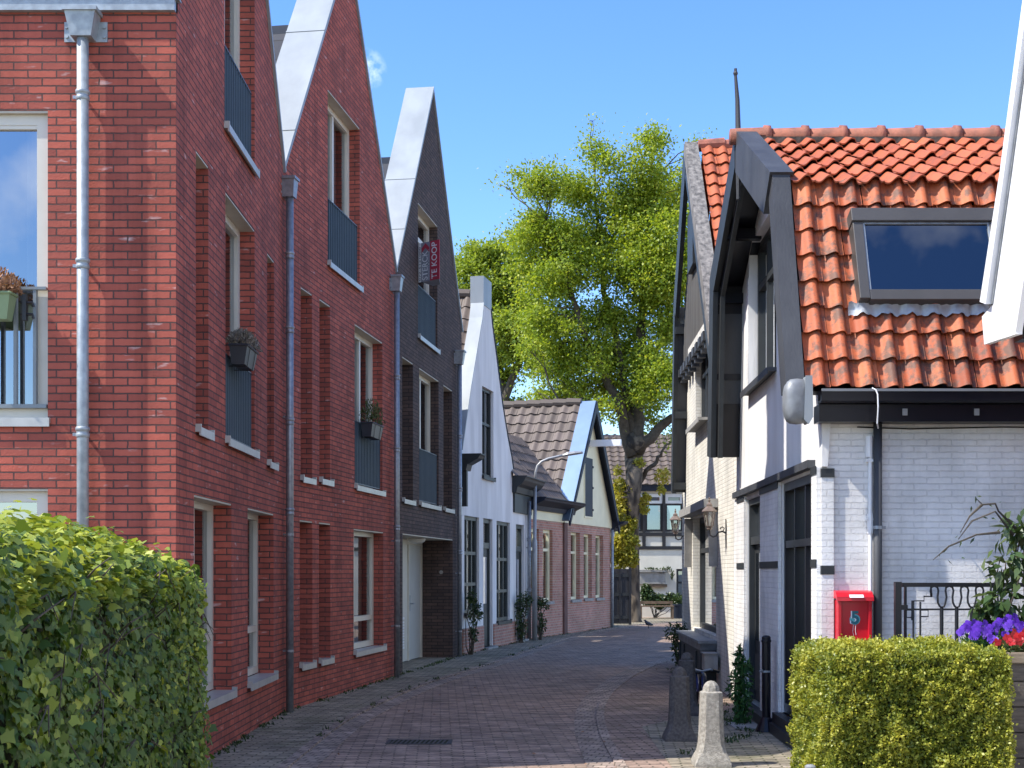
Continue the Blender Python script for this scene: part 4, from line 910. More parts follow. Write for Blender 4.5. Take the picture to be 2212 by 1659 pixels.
# roof window
nlow = Vector((0, -d_low.y, d_low.x)).normalized(); vlow = Vector((0, d_low.x, d_low.y)).normalized()
def on_low(x, y):
    """pixel -> point on the lower slope, 9 cm proud"""
    O = Vector((0, PROF[0][0], PROF[0][1]))+nlow*.09; r = Vector(((x-CX)/F, 1, (HY-y)/F)); e = Vector((0, 0, EYE))
    t = (O-e).dot(nlow)/r.dot(nlow); return e+r*t
c0, c1, c2, c3 = on_low(1862, 655), on_low(2152, 655), on_low(2152, 470), on_low(1836, 470)
x0, x1 = (c0.x+c3.x)/2, (c0.x+c3.x)/2+1.235
vb, vt = (c0-Vector((0, PROF[0][0], PROF[0][1]))).dot(vlow), (c3-Vector((0, PROF[0][0], PROF[0][1]))).dot(vlow)
def sl(x, v, n_): return Vector((x, PROF[0][0], PROF[0][1]))+vlow*v+nlow*n_
def slb(m, xa, xb, va, vb_, na, nb): m.hexa([sl(xa, va, na), sl(xb, va, na), sl(xb, vb_, na), sl(xa, vb_, na), sl(xa, va, nb), sl(xb, va, nb), sl(xb, vb_, nb), sl(xa, vb_, nb)])
mb = MB(); slb(mb, x0-.02, x0+.07, vb, vt, .0, .175); slb(mb, x1-.07, x1+.02, vb, vt, .0, .175); slb(mb, x0+.07, x1-.07, vb-.01, vb+.09, .0, .17); slb(mb, x0-.03, x1+.03, vt-.10, vt+.03, .0, .195)
sk = mb.build('roof_window', MT['skylight_frame'], r1, bevel=.006)
mb = MB(); mb.add([sl(x0+.06, vb+.08, .152), sl(x1-.06, vb+.08, .152), sl(x1-.06, vt-.09, .152), sl(x0+.06, vt-.09, .152)], [(0, 1, 2, 3)]); mb.build('pane', MT['skylight_glass'], sk)
mb = MB(); slb(mb, x0+.05, x1-.05, vb+.05, vt-.08, .128, .135); mb.build('room_dark_sheet', MT['inside'], sk)  # thin dark sheet painted for the unlit room below
mb = MB(); slb(mb, x0+.07, x0+.085, vb+.09, vt-.1, .14, .165); slb(mb, x1-.085, x1-.07, vb+.09, vt-.1, .14, .165); slb(mb, x0+.085, x1-.085, vt-.115, vt-.1, .14, .165); mb.build('seal', MT['zinc_bright'], sk)
m = MB(); N = 60; vs_ = []
for i in range(N+1):
    x = x0-.10+(x1-x0+.16)*i/N; wv = .028*math.cos(2*math.pi*(x-XL)/.2035+2.6)
    for v, n_ in ((vb-.10, .075+wv), (vb-.03, .075+wv*.6), (vb+.005, .10)): vs_.append(sl(x, v+.012*math.sin(i*1.7), n_))
m.add(vs_, [(3*i+k, 3*i+3+k, 3*i+4+k, 3*i+1+k) for i in range(N) for k in (0, 1)]); m.build('lead_apron', M('pale_lead', (.42, .44, .46), .45, .12, 9, .3, 30, metal=.2), sk, smooth=True)
# pipes and cables on the front wall
a_ = ff_.sx(1896, .06); downpipe(ff_, a_, .0, 2.885, r1, r=.036, off=.06, mat='grey_board', clamps=[.9, 2.0])
mb = MB(); a_ = ff_.sx(1880, .03); q = ff_.P(a_, 0, .03); mb.tube([(q.x, q.y, 1.0), (q.x, q.y, 2.62)], .017, 10); mb.tube([(q.x-.01, q.y, 2.6), (q.x-.01, q.y, 2.78)], .03, 10); mb.tube([(q.x, q.y, 1.95), (q.x, q.y, 2.12)], .026, 10); ff_.box(mb, a_-.035, a_+.035, 2.56, 2.585, .002, .05); ff_.box(mb, a_-.03, a_+.03, 2.06, 2.08, .002, .05); mb.build('cable_pipe', MT['white_paint'], r1)
mb = MB(); mb.tube([pix(1884, 838, 11.36), pix(1892, 842, 11.34), pix(1896, 852, 11.33), pix(1897, 880, 11.33), pix(1895, 915, 11.36), pix(1897, 925, 11.5)], .006, 6); mb.build('cable', MT['white_paint'], r1)
mb = MB(); mb.tube([(2.95, YW-.008, 2.86), (3.4, YW-.008, 2.845), (4.2, YW-.008, 2.86), (5.2, YW-.008, 2.85)], .006, 5); mb.tube([pix(1897, 918, YW-.01), pix(1895, 960, YW-.012), pix(1897, 1010, YW-.012)], .005, 5); mb.build('cable', MT['blackmatt'], r1)
# closing walls
mb = MB(); mb.add([(9, YW, 0), (9, 17, 0), (9, 17, 3), (9, 16.6, 5.1), (9, 14.4, 6.1), (9, 12.2, 5.0), (9, YW, 3.1)], [tuple(range(7))]); mb.add([(2.82, 17.0, -.1), (9, 17.0, -.1), (9, 17.0, 3.2), (2.82, 17.0, 3.2)], [(0, 1, 2, 3)]); mb.build('rear_wall', MT['inside'], r1)

# ================================================================== second white house further along
Y0, Y1 = 17.03, 24.1
r2 = thing('boarded_gable_house', 'cream white house behind the pantile house with grey boarded gable and brick bay', 'house', (2.8, Y0, 0))
AP, NE, FK, FE = (21.3, 8.27), (17.2, 3.95), (23.2, 6.12), (23.67, 3.0)
k2 = (AP[1]-NE[1])/(AP[0]-NE[0])
s0 = Yr(Y0)+.003; s1 = Yr(Y1)
W2F = (Yr(20.1), Yr(21.9), 3.88, 5.12); W2G = (fr_.sx(1547), fr_.sx(1497), .72, 2.5)
zc = 5.05
wall(fr_, [(s0, -.2), (s1, -.2), (s1, 3.0), (Yr(FK[0]), FK[1]-.2), (Yr(FK[0])-.0, zc+.9), (Yr(AP[0]), AP[1]-.22), (s0, NE[1]-.3)], [W2F, W2G], .16, MT['cream_brick'], r2, 'street_wall')
mb = MB(); fr_.poly(mb, [(Yr(18.6), zc), (Yr(23.35), zc), (Yr(FK[0]), FK[1]-.24), (Yr(AP[0]), AP[1]-.26)], .003, .07); bd = mb.build('gable_boarding', MT['clad'], r2)
mb = MB()
for i in range(44):
    a = Yr(18.8)+.105*i; Y = YW+a*uR.y; zt = min(AP[1]-.28-abs(Y-AP[0])*(k2 if Y < AP[0] else 1.13), 9)
    if zt > zc+.08: fr_.box(mb, a-.009, a+.009, zc+.01, zt, .0705, .079)
mb.build('cover_strip', MT['clad'], bd)
mb = MB(); fr_.box(mb, Yr(20.9), Yr(21.7), 6.35, 7.25, .08, .152); gw = mb.build('attic_window', MT['trim_dark'], r2)
mb = MB(); fr_.box(mb, Yr(20.98), Yr(21.62), 6.43, 7.17, .116, .12); mb.build('pane', MT['glass_dark'], gw)
mb = MB()                                         # stepped brick frieze under the boards
for i in range(9):
    a = Yr(19.4)+.47*i*.98; fr_.box(mb, a, a+.26, zc-.13, zc+.0, .075, .16); fr_.box(mb, a+.06, a+.2, zc-.22, zc-.13, .003, .12)
mb.build_each('dentil_frieze', MT['grey_board'], r2)
window(fr_, W2F, r2, depth=.09, fw=.07, hs=(.68,), vs=(.33, .67), frame='trim_dark', gl='glass', sill='stone', soffit=None, so=.16, flange=False)
mb = MB(); fr_.box(mb, W2F[0]-.2, W2F[1]+.35, W2F[3]+.01, W2F[3]+.13, .003, .09); mb.build('window_head', MT['cream_brick'], r2)
window(fr_, W2G, r2, depth=.11, fw=.08, hs=(.70,), frame='trim_dark', gl='glass', sill=None, soffit=None)
mb = MB(); fr_.box(mb, W2G[0]-.25, W2G[1]+.35, 2.52, 2.64, .003, .20); fr_.poly(mb, [(W2G[0]-.22, 1.7), (W2G[0]-.16, 1.7), (W2G[0]-.06, 2.5), (W2G[0]-.16, 2.5)], .003, .12); fr_.poly(mb, [(W2G[1]+.22, 1.7), (W2G[1]+.28, 1.7), (W2G[1]+.2, 2.5), (W2G[1]+.1, 2.5)], .003, .12); mb.build('window_canopy', MT['stone'], r2)
# bay base below the window, with a lead covered ledge
b0, b1 = W2G[0]-.12, W2G[1]+.10
mb = MB(); fr_.box(mb, b0+.06, b1-.06, -.05, .52, .003, .20)
for a in (b0+.06, b0+.75, b1-.80, b1-.14): fr_.box(mb, a, a+.08, .06, .48, .201, .225)
fr_.box(mb, b0+.06, b1-.06, -.05, .06, .201, .24); bb = mb.build('bay_base', MT['trim_dark'], r2)
mb = MB(); fr_.poly(mb, [(b0, .62), (b1, .62), (b1-.05, .52), (b0+.05, .52)], .003, .23); fr_.box(mb, b0-.02, b1+.02, .62, .665, .003, .27); mb.build('ledge', MT['lead'], bb, bevel=.01)
mb = MB(); fr_.box(mb, b0-.42, b0-.05, .28, .50, .04, .22); fr_.box(mb, b0-.44, b0-.03, .50, .515, .03, .24); mb.build('trough', MT['stone'], r2)
# roof
def r2x(Y, o=0): return 2.64+TR*(Y-YW)-.2+o
O = Vector((r2x(NE[0]), NE[0]-.2, NE[1]-.2*k2)); V = Vector((0, 1, k2)); Lr = (Vector((0, AP[0]-NE[0]+.2, AP[1]-NE[1]+.2*k2))).length
O2 = O+Vector((.2, 0, 0)); V2 = Vector((TR*(AP[0]-NE[0]), AP[0]-NE[0], AP[1]-NE[1]))
tiles(O2, (1, 0, 0), V2, 5, Lr, 'tile_clean', r2, tw=.215, tl=.30, amp=.045, lift=.04, n=8)
tiles(Vector((r2x(FK[0], .2), FK[0]+.05, FK[1])), (1, 0, 0), Vector((0, AP[0]-FK[0], AP[1]-FK[1])), 5, 2.8, 'tile_clean', r2, tw=.215, tl=.3, n=6)
mb = MB(); mb.add([(r2x(FK[0], .05), FK[0], FK[1]), (r2x(FE[0], .05), FE[0], FE[1]), (8, FE[0], FE[1]), (8, FK[0], FK[1])], [(0, 1, 2, 3)])
mb.add([(8, Y1, -.1), (3.0, Y1, -.1), (3.0, Y1, 3.1), (8, Y1, 3.1)], [(0, 1, 2, 3)])
mb.add([(8, Y0, -.1), (8, Y1, -.1), (8, Y1, 3.1), (8, FK[0], FK[1]), (8, AP[0], AP[1]), (8, Y0, NE[1])], [(0, 1, 2, 3, 4, 5)]); mb.build('rear_wall', MT['cream_brick'], r2)
def beam(m, p, q, xa, xb, dn, up):
    e = Vector((q[0]-p[0], q[1]-p[1])).normalized(); nn = Vector((-e.y, e.x)) if e.x > 0 else Vector((e.y, -e.x))
    if nn.y < 0: nn = -nn
    c = [(p[0]+nn.x*o_, p[1]+nn.y*o_, q[0]+nn.x*o_, q[1]+nn.y*o_) for o_ in (dn, up)]
    m.hexa([(r2x(p[0], xa), c[0][0], c[0][1]), (r2x(p[0], xb), c[0][0], c[0][1]), (r2x(q[0], xb), c[0][2], c[0][3]), (r2x(q[0], xa), c[0][2], c[0][3]), (r2x(p[0], xa), c[1][0], c[1][1]), (r2x(p[0], xb), c[1][0], c[1][1]), (r2x(q[0], xb), c[1][2], c[1][3]), (r2x(q[0], xa), c[1][2], c[1][3])])
mb = MB(); beam(mb, (NE[0]-.1, NE[1]-.1*k2), AP, -.04, .16, -.12, .07); mb.build('verge_board', MT['old_board'], r2)
mb = MB(); beam(mb, (NE[0]-.1, NE[1]-.1*k2), AP, -.02, .03, -.34, -.125); beam(mb, AP, FK, -.04, .03, -.30, .06); beam(mb, FK, FE, -.04, .03, -.16, .05); mb.build('verge_board', MT['trim_dark'], r2)
mb = MB(); mb.hexa([(r2x(FK[0], .03), FK[0]-.12, FK[1]-.3), (r2x(FK[0], .2), FK[0]-.12, FK[1]-.3), (r2x(FE[0], .2), FE[0]-.05, FE[1]), (r2x(FE[0], .03), FE[0]-.05, FE[1]), (r2x(FK[0], .03), FK[0]-.08, FK[1]-.3), (r2x(FK[0], .2), FK[0]-.08, FK[1]-.3), (r2x(FE[0], .2), FE[0]-.01, FE[1]), (r2x(FE[0], .03), FE[0]-.01, FE[1])]); mb.build('soffit_panel', MT['grey_board'], r2)
mb = MB()
for Y, z in ((23.15, 5.7), (23.4, 4.3), (23.58, 3.1)): mb.box(r2x(Y, -.02), r2x(Y, .2), Y-.12, Y, z-.06, z+.06)
mb.build_each('purlin_end', MT['trim_dark'], r2)
mb = MB()
for i in range(12): mb.tube([(r2x(21.3, .18+.38*i), 21.3, 8.27), (r2x(21.3, .18+.38*i+.4), 21.3, 8.29)], [.09, .105], 10)
mb.build('ridge_tiles', MT['ridge_orange'], r2)

# ================================================================== white gabled house at the right edge, nearer than the roof
Yb, Xb = 9.55, 3.33
r0 = thing('white_gable_house', 'white gable with sunlit verge boards cutting into the right edge', 'house', (3.7, 9.0, 0))
P0 = [(2122-2, 688), (2136, 655), (2212, 150)]
e0 = Vector((3.33, 9.55, 3.39)); e1 = Vector((3.33, 8.05, 6.55))      # far slope: eave to apex
up_ = (e1-e0).normalized(); nb = Vector((0, up_.z, -up_.y)); nb = nb if nb.y > 0 else -nb
def onx(x, y, X=3.33):
    Y = X*F/(x-CX); return Vector((X, Y, EYE+(HY-y)/F*Y))
def bar(m, a, b, xa, xb, na, nb_):
    m.hexa([a+Vector((xa, 0, 0))+nb*na, a+Vector((xb, 0, 0))+nb*na, b+Vector((xb, 0, 0))+nb*na, b+Vector((xa, 0, 0))+nb*na, a+Vector((xa, 0, 0))+nb*nb_, a+Vector((xb, 0, 0))+nb*nb_, b+Vector((xb, 0, 0))+nb*nb_, b+Vector((xa, 0, 0))+nb*nb_])
TX = Vector((.03, 0, 0))
pv = [onx(2121, 684), onx(2125.5, 738), onx(2187, 718), onx(2212, 555), onx(2268, 160), onx(2262, -160), onx(2240, -30), onx(2186, 369), onx(2146, 656)]
mb = MB(); mb.prism(pv, TX); vw = mb.build('verge_board', MT['white_paint'], r0)
mb = MB(); mb.prism([onx(2130, 652), onx(2143, 657), onx(2184, 369), onx(2240, -40), onx(2229, -40), onx(2174, 369)], TX*2.4); m_ = mb
for i in range(len(mb.v)): mb.v[i] = (mb.v[i][0]-.045, mb.v[i][1], mb.v[i][2])
mb.build('verge_cap', MT['white_paint'], r0)
mb = MB(); mb.prism([onx(2187, 718), onx(2194, 716), onx(2219, 555), onx(2275, 160), onx(2268, 160), onx(2212, 555)], TX*1.5); mb.prism([onx(2125.5, 738), onx(2126, 744), onx(2194, 722), onx(2194, 716), onx(2187, 718)], TX*1.5); mb.build('verge_trim', MT['stucco'], r0)
mb = MB(); mb.prism([onx(2143.5, 656), onx(2146, 656), onx(2187, 369), onx(2240, -30), onx(2238, -30), onx(2184.5, 369)], TX*.3)
for i in range(len(mb.v)): mb.v[i] = (mb.v[i][0]-.01, mb.v[i][1], mb.v[i][2])
mb.build('cap_joint', MT['lead'], r0)
mb = MB(); bar(mb, e0+up_*.12, e1, .04, 4, -.10, -.06); rf0 = mb.build('roof', MT['tile_clean'], r0)
mb = MB(); mb.add([(3.33+.0, 8.05, 6.55), (3.33, 5.0, 3.2), (7.3, 5.0, 3.2), (7.3, 8.05, 6.55)], [(0, 1, 2, 3)]); mb.build('roof', MT['tile_clean'], r0)
mb = MB(); mb.add([(3.66, 9.35, -.1), (3.66, 5.3, -.1), (3.66, 5.3, 3.2), (3.66, 8.05, 6.4), (3.66, 9.35, 3.5)], [(0, 1, 2, 3, 4)]); mb.add([(3.66, 9.35, -.1), (7.3, 9.35, -.1), (7.3, 9.35, 3.5), (3.66, 9.35, 3.5)], [(0, 1, 2, 3)])
mb.add([(7.3, 9.35, -.1), (7.3, 5.3, -.1), (7.3, 5.3, 3.2), (7.3, 8.05, 6.4), (7.3, 9.35, 3.5)], [(0, 1, 2, 3, 4)]); mb.add([(3.66, 5.3, -.1), (7.3, 5.3, -.1), (7.3, 5.3, 3.2), (3.66, 5.3, 3.2)], [(0, 1, 2, 3)]); mb.build('wall', MT['stucco'], r0)
mb = MB(); mb.box(3.50, 7.3, 9.36, 9.52, 3.22, 3.36); mb.build('eaves_gutter', MT['black'], r0)

# ================================================================== house closing the street
YB = 49.0
bh = thing('timbered_house', 'cream house with dark timber framing and brown roof behind the big tree', 'house', (4.5, YB, 0))
fb = Fac((3.0, YB), (1, 0), (0, -1)); bx = lambda x: (x-CX)/F*YB-3.0; bz = lambda y: EYE+(HY-y)/F*YB
zt = bz(1064)
GW = [(bx(1302), bx(1330), bz(1149), bz(1066)), (bx(1334), bx(1389), bz(1149), bz(1066)), (bx(1393), bx(1432), bz(1149), bz(1066)), (bx(1436), bx(1476), bz(1149), bz(1066)), (bx(1480), bx(1520), bz(1149), bz(1066))]
DB = (bx(1461), bx(1484), .1, bz(1229))
wall(fb, [(0, -.2), (9, -.2), (9, zt+.05), (0, zt+.05)], GW+[DB], .15, MT['bh_wall'], bh)
for g in GW:
    window(fb, g, bh, depth=.05, fw=.09, hs=(.72,), frame='blackmatt', gl='glass_dark', sill=None, soffit=None)
    mb = MB(); z0 = g[2]+(g[3]-g[2])*.74; fb.box(mb, g[0]+.02, g[1]-.02, g[3]-.13, g[3]-.01, -.04, .0); fb.box(mb, g[0]+.02, g[1]-.02, z0, z0+.1, -.04, .0); fb.box(mb, g[0]+.02, g[0]+.12, z0+.1, g[3]-.13, -.04, 0); fb.box(mb, g[1]-.12, g[1]-.02, z0+.1, g[3]-.13, -.04, 0); mb.build('top_light', MT['white_paint'], bh)
mb = MB(); fb.box(mb, GW[1][0]+.1, GW[1][1]-.05, GW[1][2]+.1, GW[1][2]+.95, -.2, -.18); mb.build('window_blind', MT['blind'], bh)
mb = MB(); z_ = bz(1152); z2 = bz(1181)
fb.box(mb, 0, 9, z_-.1, z_+.04, .002, .05); fb.box(mb, 0, 9, z2-.1, z2+.02, .002, .05)
for x in (1301, 1332, 1391, 1434, 1478): fb.box(mb, bx(x)-.06, bx(x)+.06, z2+.02, z_-.1, .002, .05); fb.box(mb, bx(x)-.05, bx(x)+.05, z_+.04, zt, .002, .05)
mb.build('timber_frame', MT['blackmatt'], bh)
window(fb, DB, bh, depth=.06, fw=.08, hs=(.7,), frame='trim_dark', gl='glass_dark', sill=None, soffit=None)
mb = MB(); fb.box(mb, -.3, 9, zt+.05, zt+.28, -.1, .25); mb.build('eaves_gutter', MT['navy'], bh)
O = Vector((2.85, YB-.3, zt+.25)); V = Vector((0, 3.2, 2.1))
tiles(O, (1, 0, 0), V, 8, V.length, 'tile_brown', bh, tw=.3, tl=.36, amp=.05, lift=.035, n=6)
mb = MB(); mb.add([(3, YB, zt), (3, YB+3, zt+2.1), (3, YB+6, zt), (3, YB+6, 0), (3, YB, 0)], [(0, 1, 2, 3, 4)]); mb.add([(3, YB+6.2, zt), (11, YB+6.2, zt), (11, YB+2.9, zt+2.32), (3, YB+2.9, zt+2.32)], [(0, 1, 2, 3)]); mb.build('end_wall', MT['bh_wall'], bh)
mb = MB(); fb.box(mb, bx(1379), bx(1436), bz(1261), bz(1235), .01, .22); fb.box(mb, bx(1376), bx(1439), bz(1236), bz(1231), .01, .3); mb.build('window_box', MT['stone'], bh)
mb = MB(); fb.box(mb, bx(1395), bx(1440), bz(1268), bz(1262), .01, .2); mb.build('shelf', MT['brown_wood'], bh)

# ================================================================== trees
def wobble(a, b, n, amt, bow=0.):
    a, b = Vector(a), Vector(b); L_ = (b-a).length; out = []
    side = Vector((random.gauss(0, 1), random.gauss(0, 1), random.gauss(0, .5)))
    for i in range(n+1):
        t = i/n; p = a.lerp(b, t)+side*amt*L_*math.sin(math.pi*t)+Vector((0, 0, bow*L_*math.sin(math.pi*t)))
        if 0 < i < n: p += Vector((random.gauss(0, 1), random.gauss(0, 1), random.gauss(0, 1)))*L_*.018
        out.append(p)
    return out
def make_tree(name, label, Y, trunk_px, trunk_r, blobs, limbs, leaf, nleaf, lsz, depth, group=None, twig_n=3, seedv=3):
    random.seed(seedv)
    t = thing(name, label, 'tree', (pix(*trunk_px[0], Y).x, Y, 0), group)
    mb = MB(); tp = [pix(x, y, Y) for x, y in trunk_px]
    tp2 = []
    for i, p in enumerate(tp): tp2.append(p+Vector((0, random.uniform(-.08, .08)*i, 0)))
    mb.tube(tp2, trunk_r, 16)
    o = mb.build('trunk', MT['bark'], t, smooth=True)
    mb = MB()
    for pts, rads, dy in limbs:
        P = [pix(x, y, Y+dy*i/(len(pts)-1)) for i, (x, y) in enumerate(pts)]
        Q = []
        for i in range(len(P)-1):
            for j in range(3):
                q = P[i].lerp(P[i+1], j/3); Q.append((q+Vector((random.gauss(0, .05), random.gauss(0, .08), random.gauss(0, .04))) if j else q, rads[i]+(rads[i+1]-rads[i])*j/3))
        Q.append((P[-1], rads[-1]))
        mb.tube([q for q, _ in Q], [r for _, r in Q], 9)
    # blob centres in space, each fed by a bough from the nearest limb
    limb_pts = [Vector(v) for v in mb.v[::9]] or [tp[-1]]
    cen = []
    for (x, y, r) in blobs:
        rm = r/F*Y; c = pix(x, y, Y)+Vector((0, random.uniform(-depth, depth)*max(.15, 1-abs(rm-1)*.2), 0)); cen.append((c, rm))
        best = min(limb_pts, key=lambda p: (p-c).length+max(0, p.z-c.z)*2)
        pts = wobble(best, c, 5, .06, .05); r0 = min(.05, .016+.009*(best-c).length)
        mb.tube(pts, [r0*(1-i/6) for i in range(6)], 6)
        for k in range(int(twig_n*(1+rm))):
            d = Vector(RNG.normal(size=3)); d.z = abs(d.z)*.8-.1; d.normalize()
            q = c+d*rm*random.uniform(.6, 1.02); s0 = pts[random.randint(2, 5)]
            w_ = wobble(s0, q, 4, .07, .05); mb.tube(w_, [.016, .013, .010, .007, .004], 5, cap=False)
    mb.build('branches', MT['twig'], t, smooth=True)
    # sprays of leaves: many small clumps gathered in the blobs
    tot = sum(r**2 for _, r in cen); Cs, As, Ns, Ss, Rs = [], [], [], [], []
    for c, rm in cen:
        n = int(nleaf*rm**2/tot); nk = max(5, int(n/11))
        kc, kd = blob_points(nk, c, (rm*1.12, rm*1.15, rm*.98)); kt = RNG.normal(.5, .2, nk)
        idx = RNG.integers(0, nk, n); sp_ = RNG.uniform(.10, .30, nk)[idx][:, None]
        P = kc[idx]+RNG.normal(size=(n, 3))*sp_*np.array([1, 1, .6])
        ax = kd[idx]*.6+RNG.normal(size=(n, 3))*.8; ax[:, 2] -= .15
        nn = RNG.normal(size=(n, 3))*.65+np.array([0, 0, .9])+kd[idx]*.4
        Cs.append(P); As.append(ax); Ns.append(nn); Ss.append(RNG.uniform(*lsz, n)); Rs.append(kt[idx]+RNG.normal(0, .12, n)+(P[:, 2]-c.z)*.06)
    leaf_mesh('crown', np.vstack(Cs), np.vstack(As), np.vstack(Ns), np.concatenate(Ss), MT[leaf], t, rnd=np.concatenate(Rs), aspect=.62)
    return t
BL = [(1412, 296, 20), (1400, 335, 34), (1378, 385, 44), (1432, 370, 42), (1285, 342, 34), (1275, 290, 8), (1310, 375, 32), (1232, 410, 42), (1190, 395, 26), (1140, 378, 24), (1118, 402, 16), (1085, 407, 8), (1165, 428, 32),
      (1275, 430, 52), (1345, 430, 46), (1405, 450, 58), (1462, 430, 46), (1215, 480, 46), (1165, 500, 30), (1290, 505, 60), (1372, 520, 58), (1445, 530, 56), (1105, 492, 14), (1130, 520, 26), (1190, 555, 52), (1262, 590, 60), (1330, 600, 46), (1412, 610, 56),
      (1468, 620, 44), (1180, 630, 48), (1235, 672, 52), (1310, 680, 44), (1380, 692, 42), (1446, 700, 48), (1160, 700, 36), (1210, 745, 50), (1280, 755, 46), (1345, 770, 46), (1425, 780, 44), (1150, 765, 22), (1185, 812, 34),
      (1248, 822, 46), (1318, 838, 40), (1385, 835, 38), (1440, 850, 34), (1218, 856, 26), (1300, 890, 26), (1430, 905, 24), (1500, 345, 24), (1490, 410, 36), (1512, 312, 12), (1455, 955, 16), (1350, 890, 24), (1160, 850, 16), (1265, 870, 20)]
BLX = []
random.seed(11)
for _ in range(10): BLX.append((random.uniform(1390, 1470), random.uniform(420, 860), random.uniform(24, 40)))
for _ in range(16): BLX.append((random.uniform(1130, 1230), random.uniform(470, 770), random.uniform(24, 42)))
for _ in range(46):
    u_, v_ = random.random(), random.random(); yy = 400+480*v_; half = 150 if yy < 480 else 185 if yy < 640 else 165 if yy < 760 else 130; xx = 1322+half*(2*u_-1)-(18 if yy > 640 else 0)
    BLX.append((xx, yy, random.uniform(22, 44)))
LIMBS = [([(1372, 985), (1376, 930), (1382, 860), (1388, 760), (1392, 640), (1398, 520), (1405, 400)], [.34, .30, .27, .22, .17, .11, .05], 0.3),
         ([(1366, 985), (1345, 900), (1305, 810), (1262, 720), (1235, 640), (1215, 560), (1180, 480)], [.26, .22, .18, .14, .11, .08, .03], -.9),
         ([(1368, 960), (1352, 860), (1335, 760), (1312, 660), (1300, 560), (1290, 460), (1285, 370)], [.22, .19, .16, .13, .1, .07, .03], .9),
         ([(1380, 975), (1415, 935), (1450, 903), (1490, 880)], [.26, .22, .18, .12], -.7),
         ([(1385, 800), (1408, 760), (1440, 735), (1475, 715)], [.14, .12, .1, .06], .6),
         ([(1376, 1055), (1395, 1018), (1412, 1005), (1428, 985), (1440, 960)], [.12, .10, .09, .07, .04], -.5),
         ([(1352, 900), (1310, 868), (1265, 872), (1225, 900)], [.1, .09, .06, .03], -1.2)]
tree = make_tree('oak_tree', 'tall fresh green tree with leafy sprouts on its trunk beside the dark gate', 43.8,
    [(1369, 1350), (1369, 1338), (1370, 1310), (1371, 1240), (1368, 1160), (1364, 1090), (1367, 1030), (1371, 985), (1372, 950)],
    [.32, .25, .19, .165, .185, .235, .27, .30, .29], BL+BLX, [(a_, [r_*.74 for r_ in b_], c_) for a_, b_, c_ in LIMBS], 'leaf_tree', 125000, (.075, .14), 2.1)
# sprouting leaves on the trunk
Cs, Ds, Rs = [], [], []
for x, y, r, n in ((1338, 1045, 15, 170), (1358, 1058, 22, 260), (1345, 1095, 20, 240), (1395, 1078, 13, 120), (1335, 1115, 20, 260), (1352, 1140, 16, 200), (1332, 1180, 28, 1000), (1352, 1200, 26, 800), (1325, 1200, 18, 500), (1350, 1165, 24, 600), (1365, 1210, 16, 300), (1360, 1130, 18, 300), (1342, 1075, 20, 300), (1378, 1085, 14, 150), (1368, 1040, 14, 120), (1340, 1215, 18, 260), (1392, 1100, 12, 90), (1372, 1170, 12, 90), (1335, 1015, 12, 70), (1380, 1000, 14, 100), (1432, 1030, 20, 200), (1428, 1060, 10, 70)):
    rm = r/F*43.8; P, d = blob_points(n, pix(x, y, 43.45), (rm, rm*.8, rm)); Cs.append(P); Ds.append(d); Rs.append(np.full(n, .35+.45*random.random())+RNG.normal(0, .15, n))
Cs, Ds = np.vstack(Cs), np.vstack(Ds); n = len(Cs)
leaf_mesh('trunk_sprouts', Cs, Ds+RNG.normal(size=(n, 3))*.7, RNG.normal(size=(n, 3))*.6+[0, -.3, .9], RNG.uniform(.09, .17, n), MT['leaf_epic'], tree, rnd=np.concatenate(Rs))
mb = MB()
for x, y in ((1348, 1078), (1352, 1066)):
    c = pix(x, y, 43.36); mb.lathe([(.03, 0), (.10, .02), (.13, .05), (.10, .08), (.05, .07)], c, 10)
mb.build('burr', MT['bark'], tree, smooth=True)
BL2 = [(1008, 592, 26), (1040, 560, 34), (1022, 535, 18), (1075, 545, 30), (1000, 640, 30), (1055, 620, 44), (1110, 590, 40), (1100, 650, 46), (1035, 690, 36), (1085, 720, 42), (1140, 680, 40), (1120, 770, 36), (1065, 775, 28), (1095, 815, 22), (1150, 730, 36), (1160, 800, 22), (1130, 880, 18), (1170, 880, 24), (1100, 870, 18), (990, 560, 18), (1200, 876, 20), (1060, 890, 24), (1020, 850, 20)]
make_tree('rear_tree', 'yellow green tree behind the white necked gable, its trunk showing above the cottage roof', 53.0,
    [(1088, 1330), (1089, 1200), (1090, 1050), (1090, 940), (1086, 860), (1078, 800)], [.42, .36, .32, .29, .26, .2], BL2,
    [([(1086, 860), (1075, 790), (1060, 700), (1045, 610)], [.22, .17, .12, .05], .5), ([(1088, 880), (1105, 820), (1125, 740), (1140, 660)], [.18, .14, .1, .04], -.8), ([(1090, 930), (1110, 890), (1125, 860)], [.2, .14, .06], .4)],
    'leaf_tree2', 36000, (.10, .17), 1.6, seedv=5)
BL3 = [(1450, 985, 20), (1470, 950, 26), (1300, 965, 18), (1330, 985, 16)]

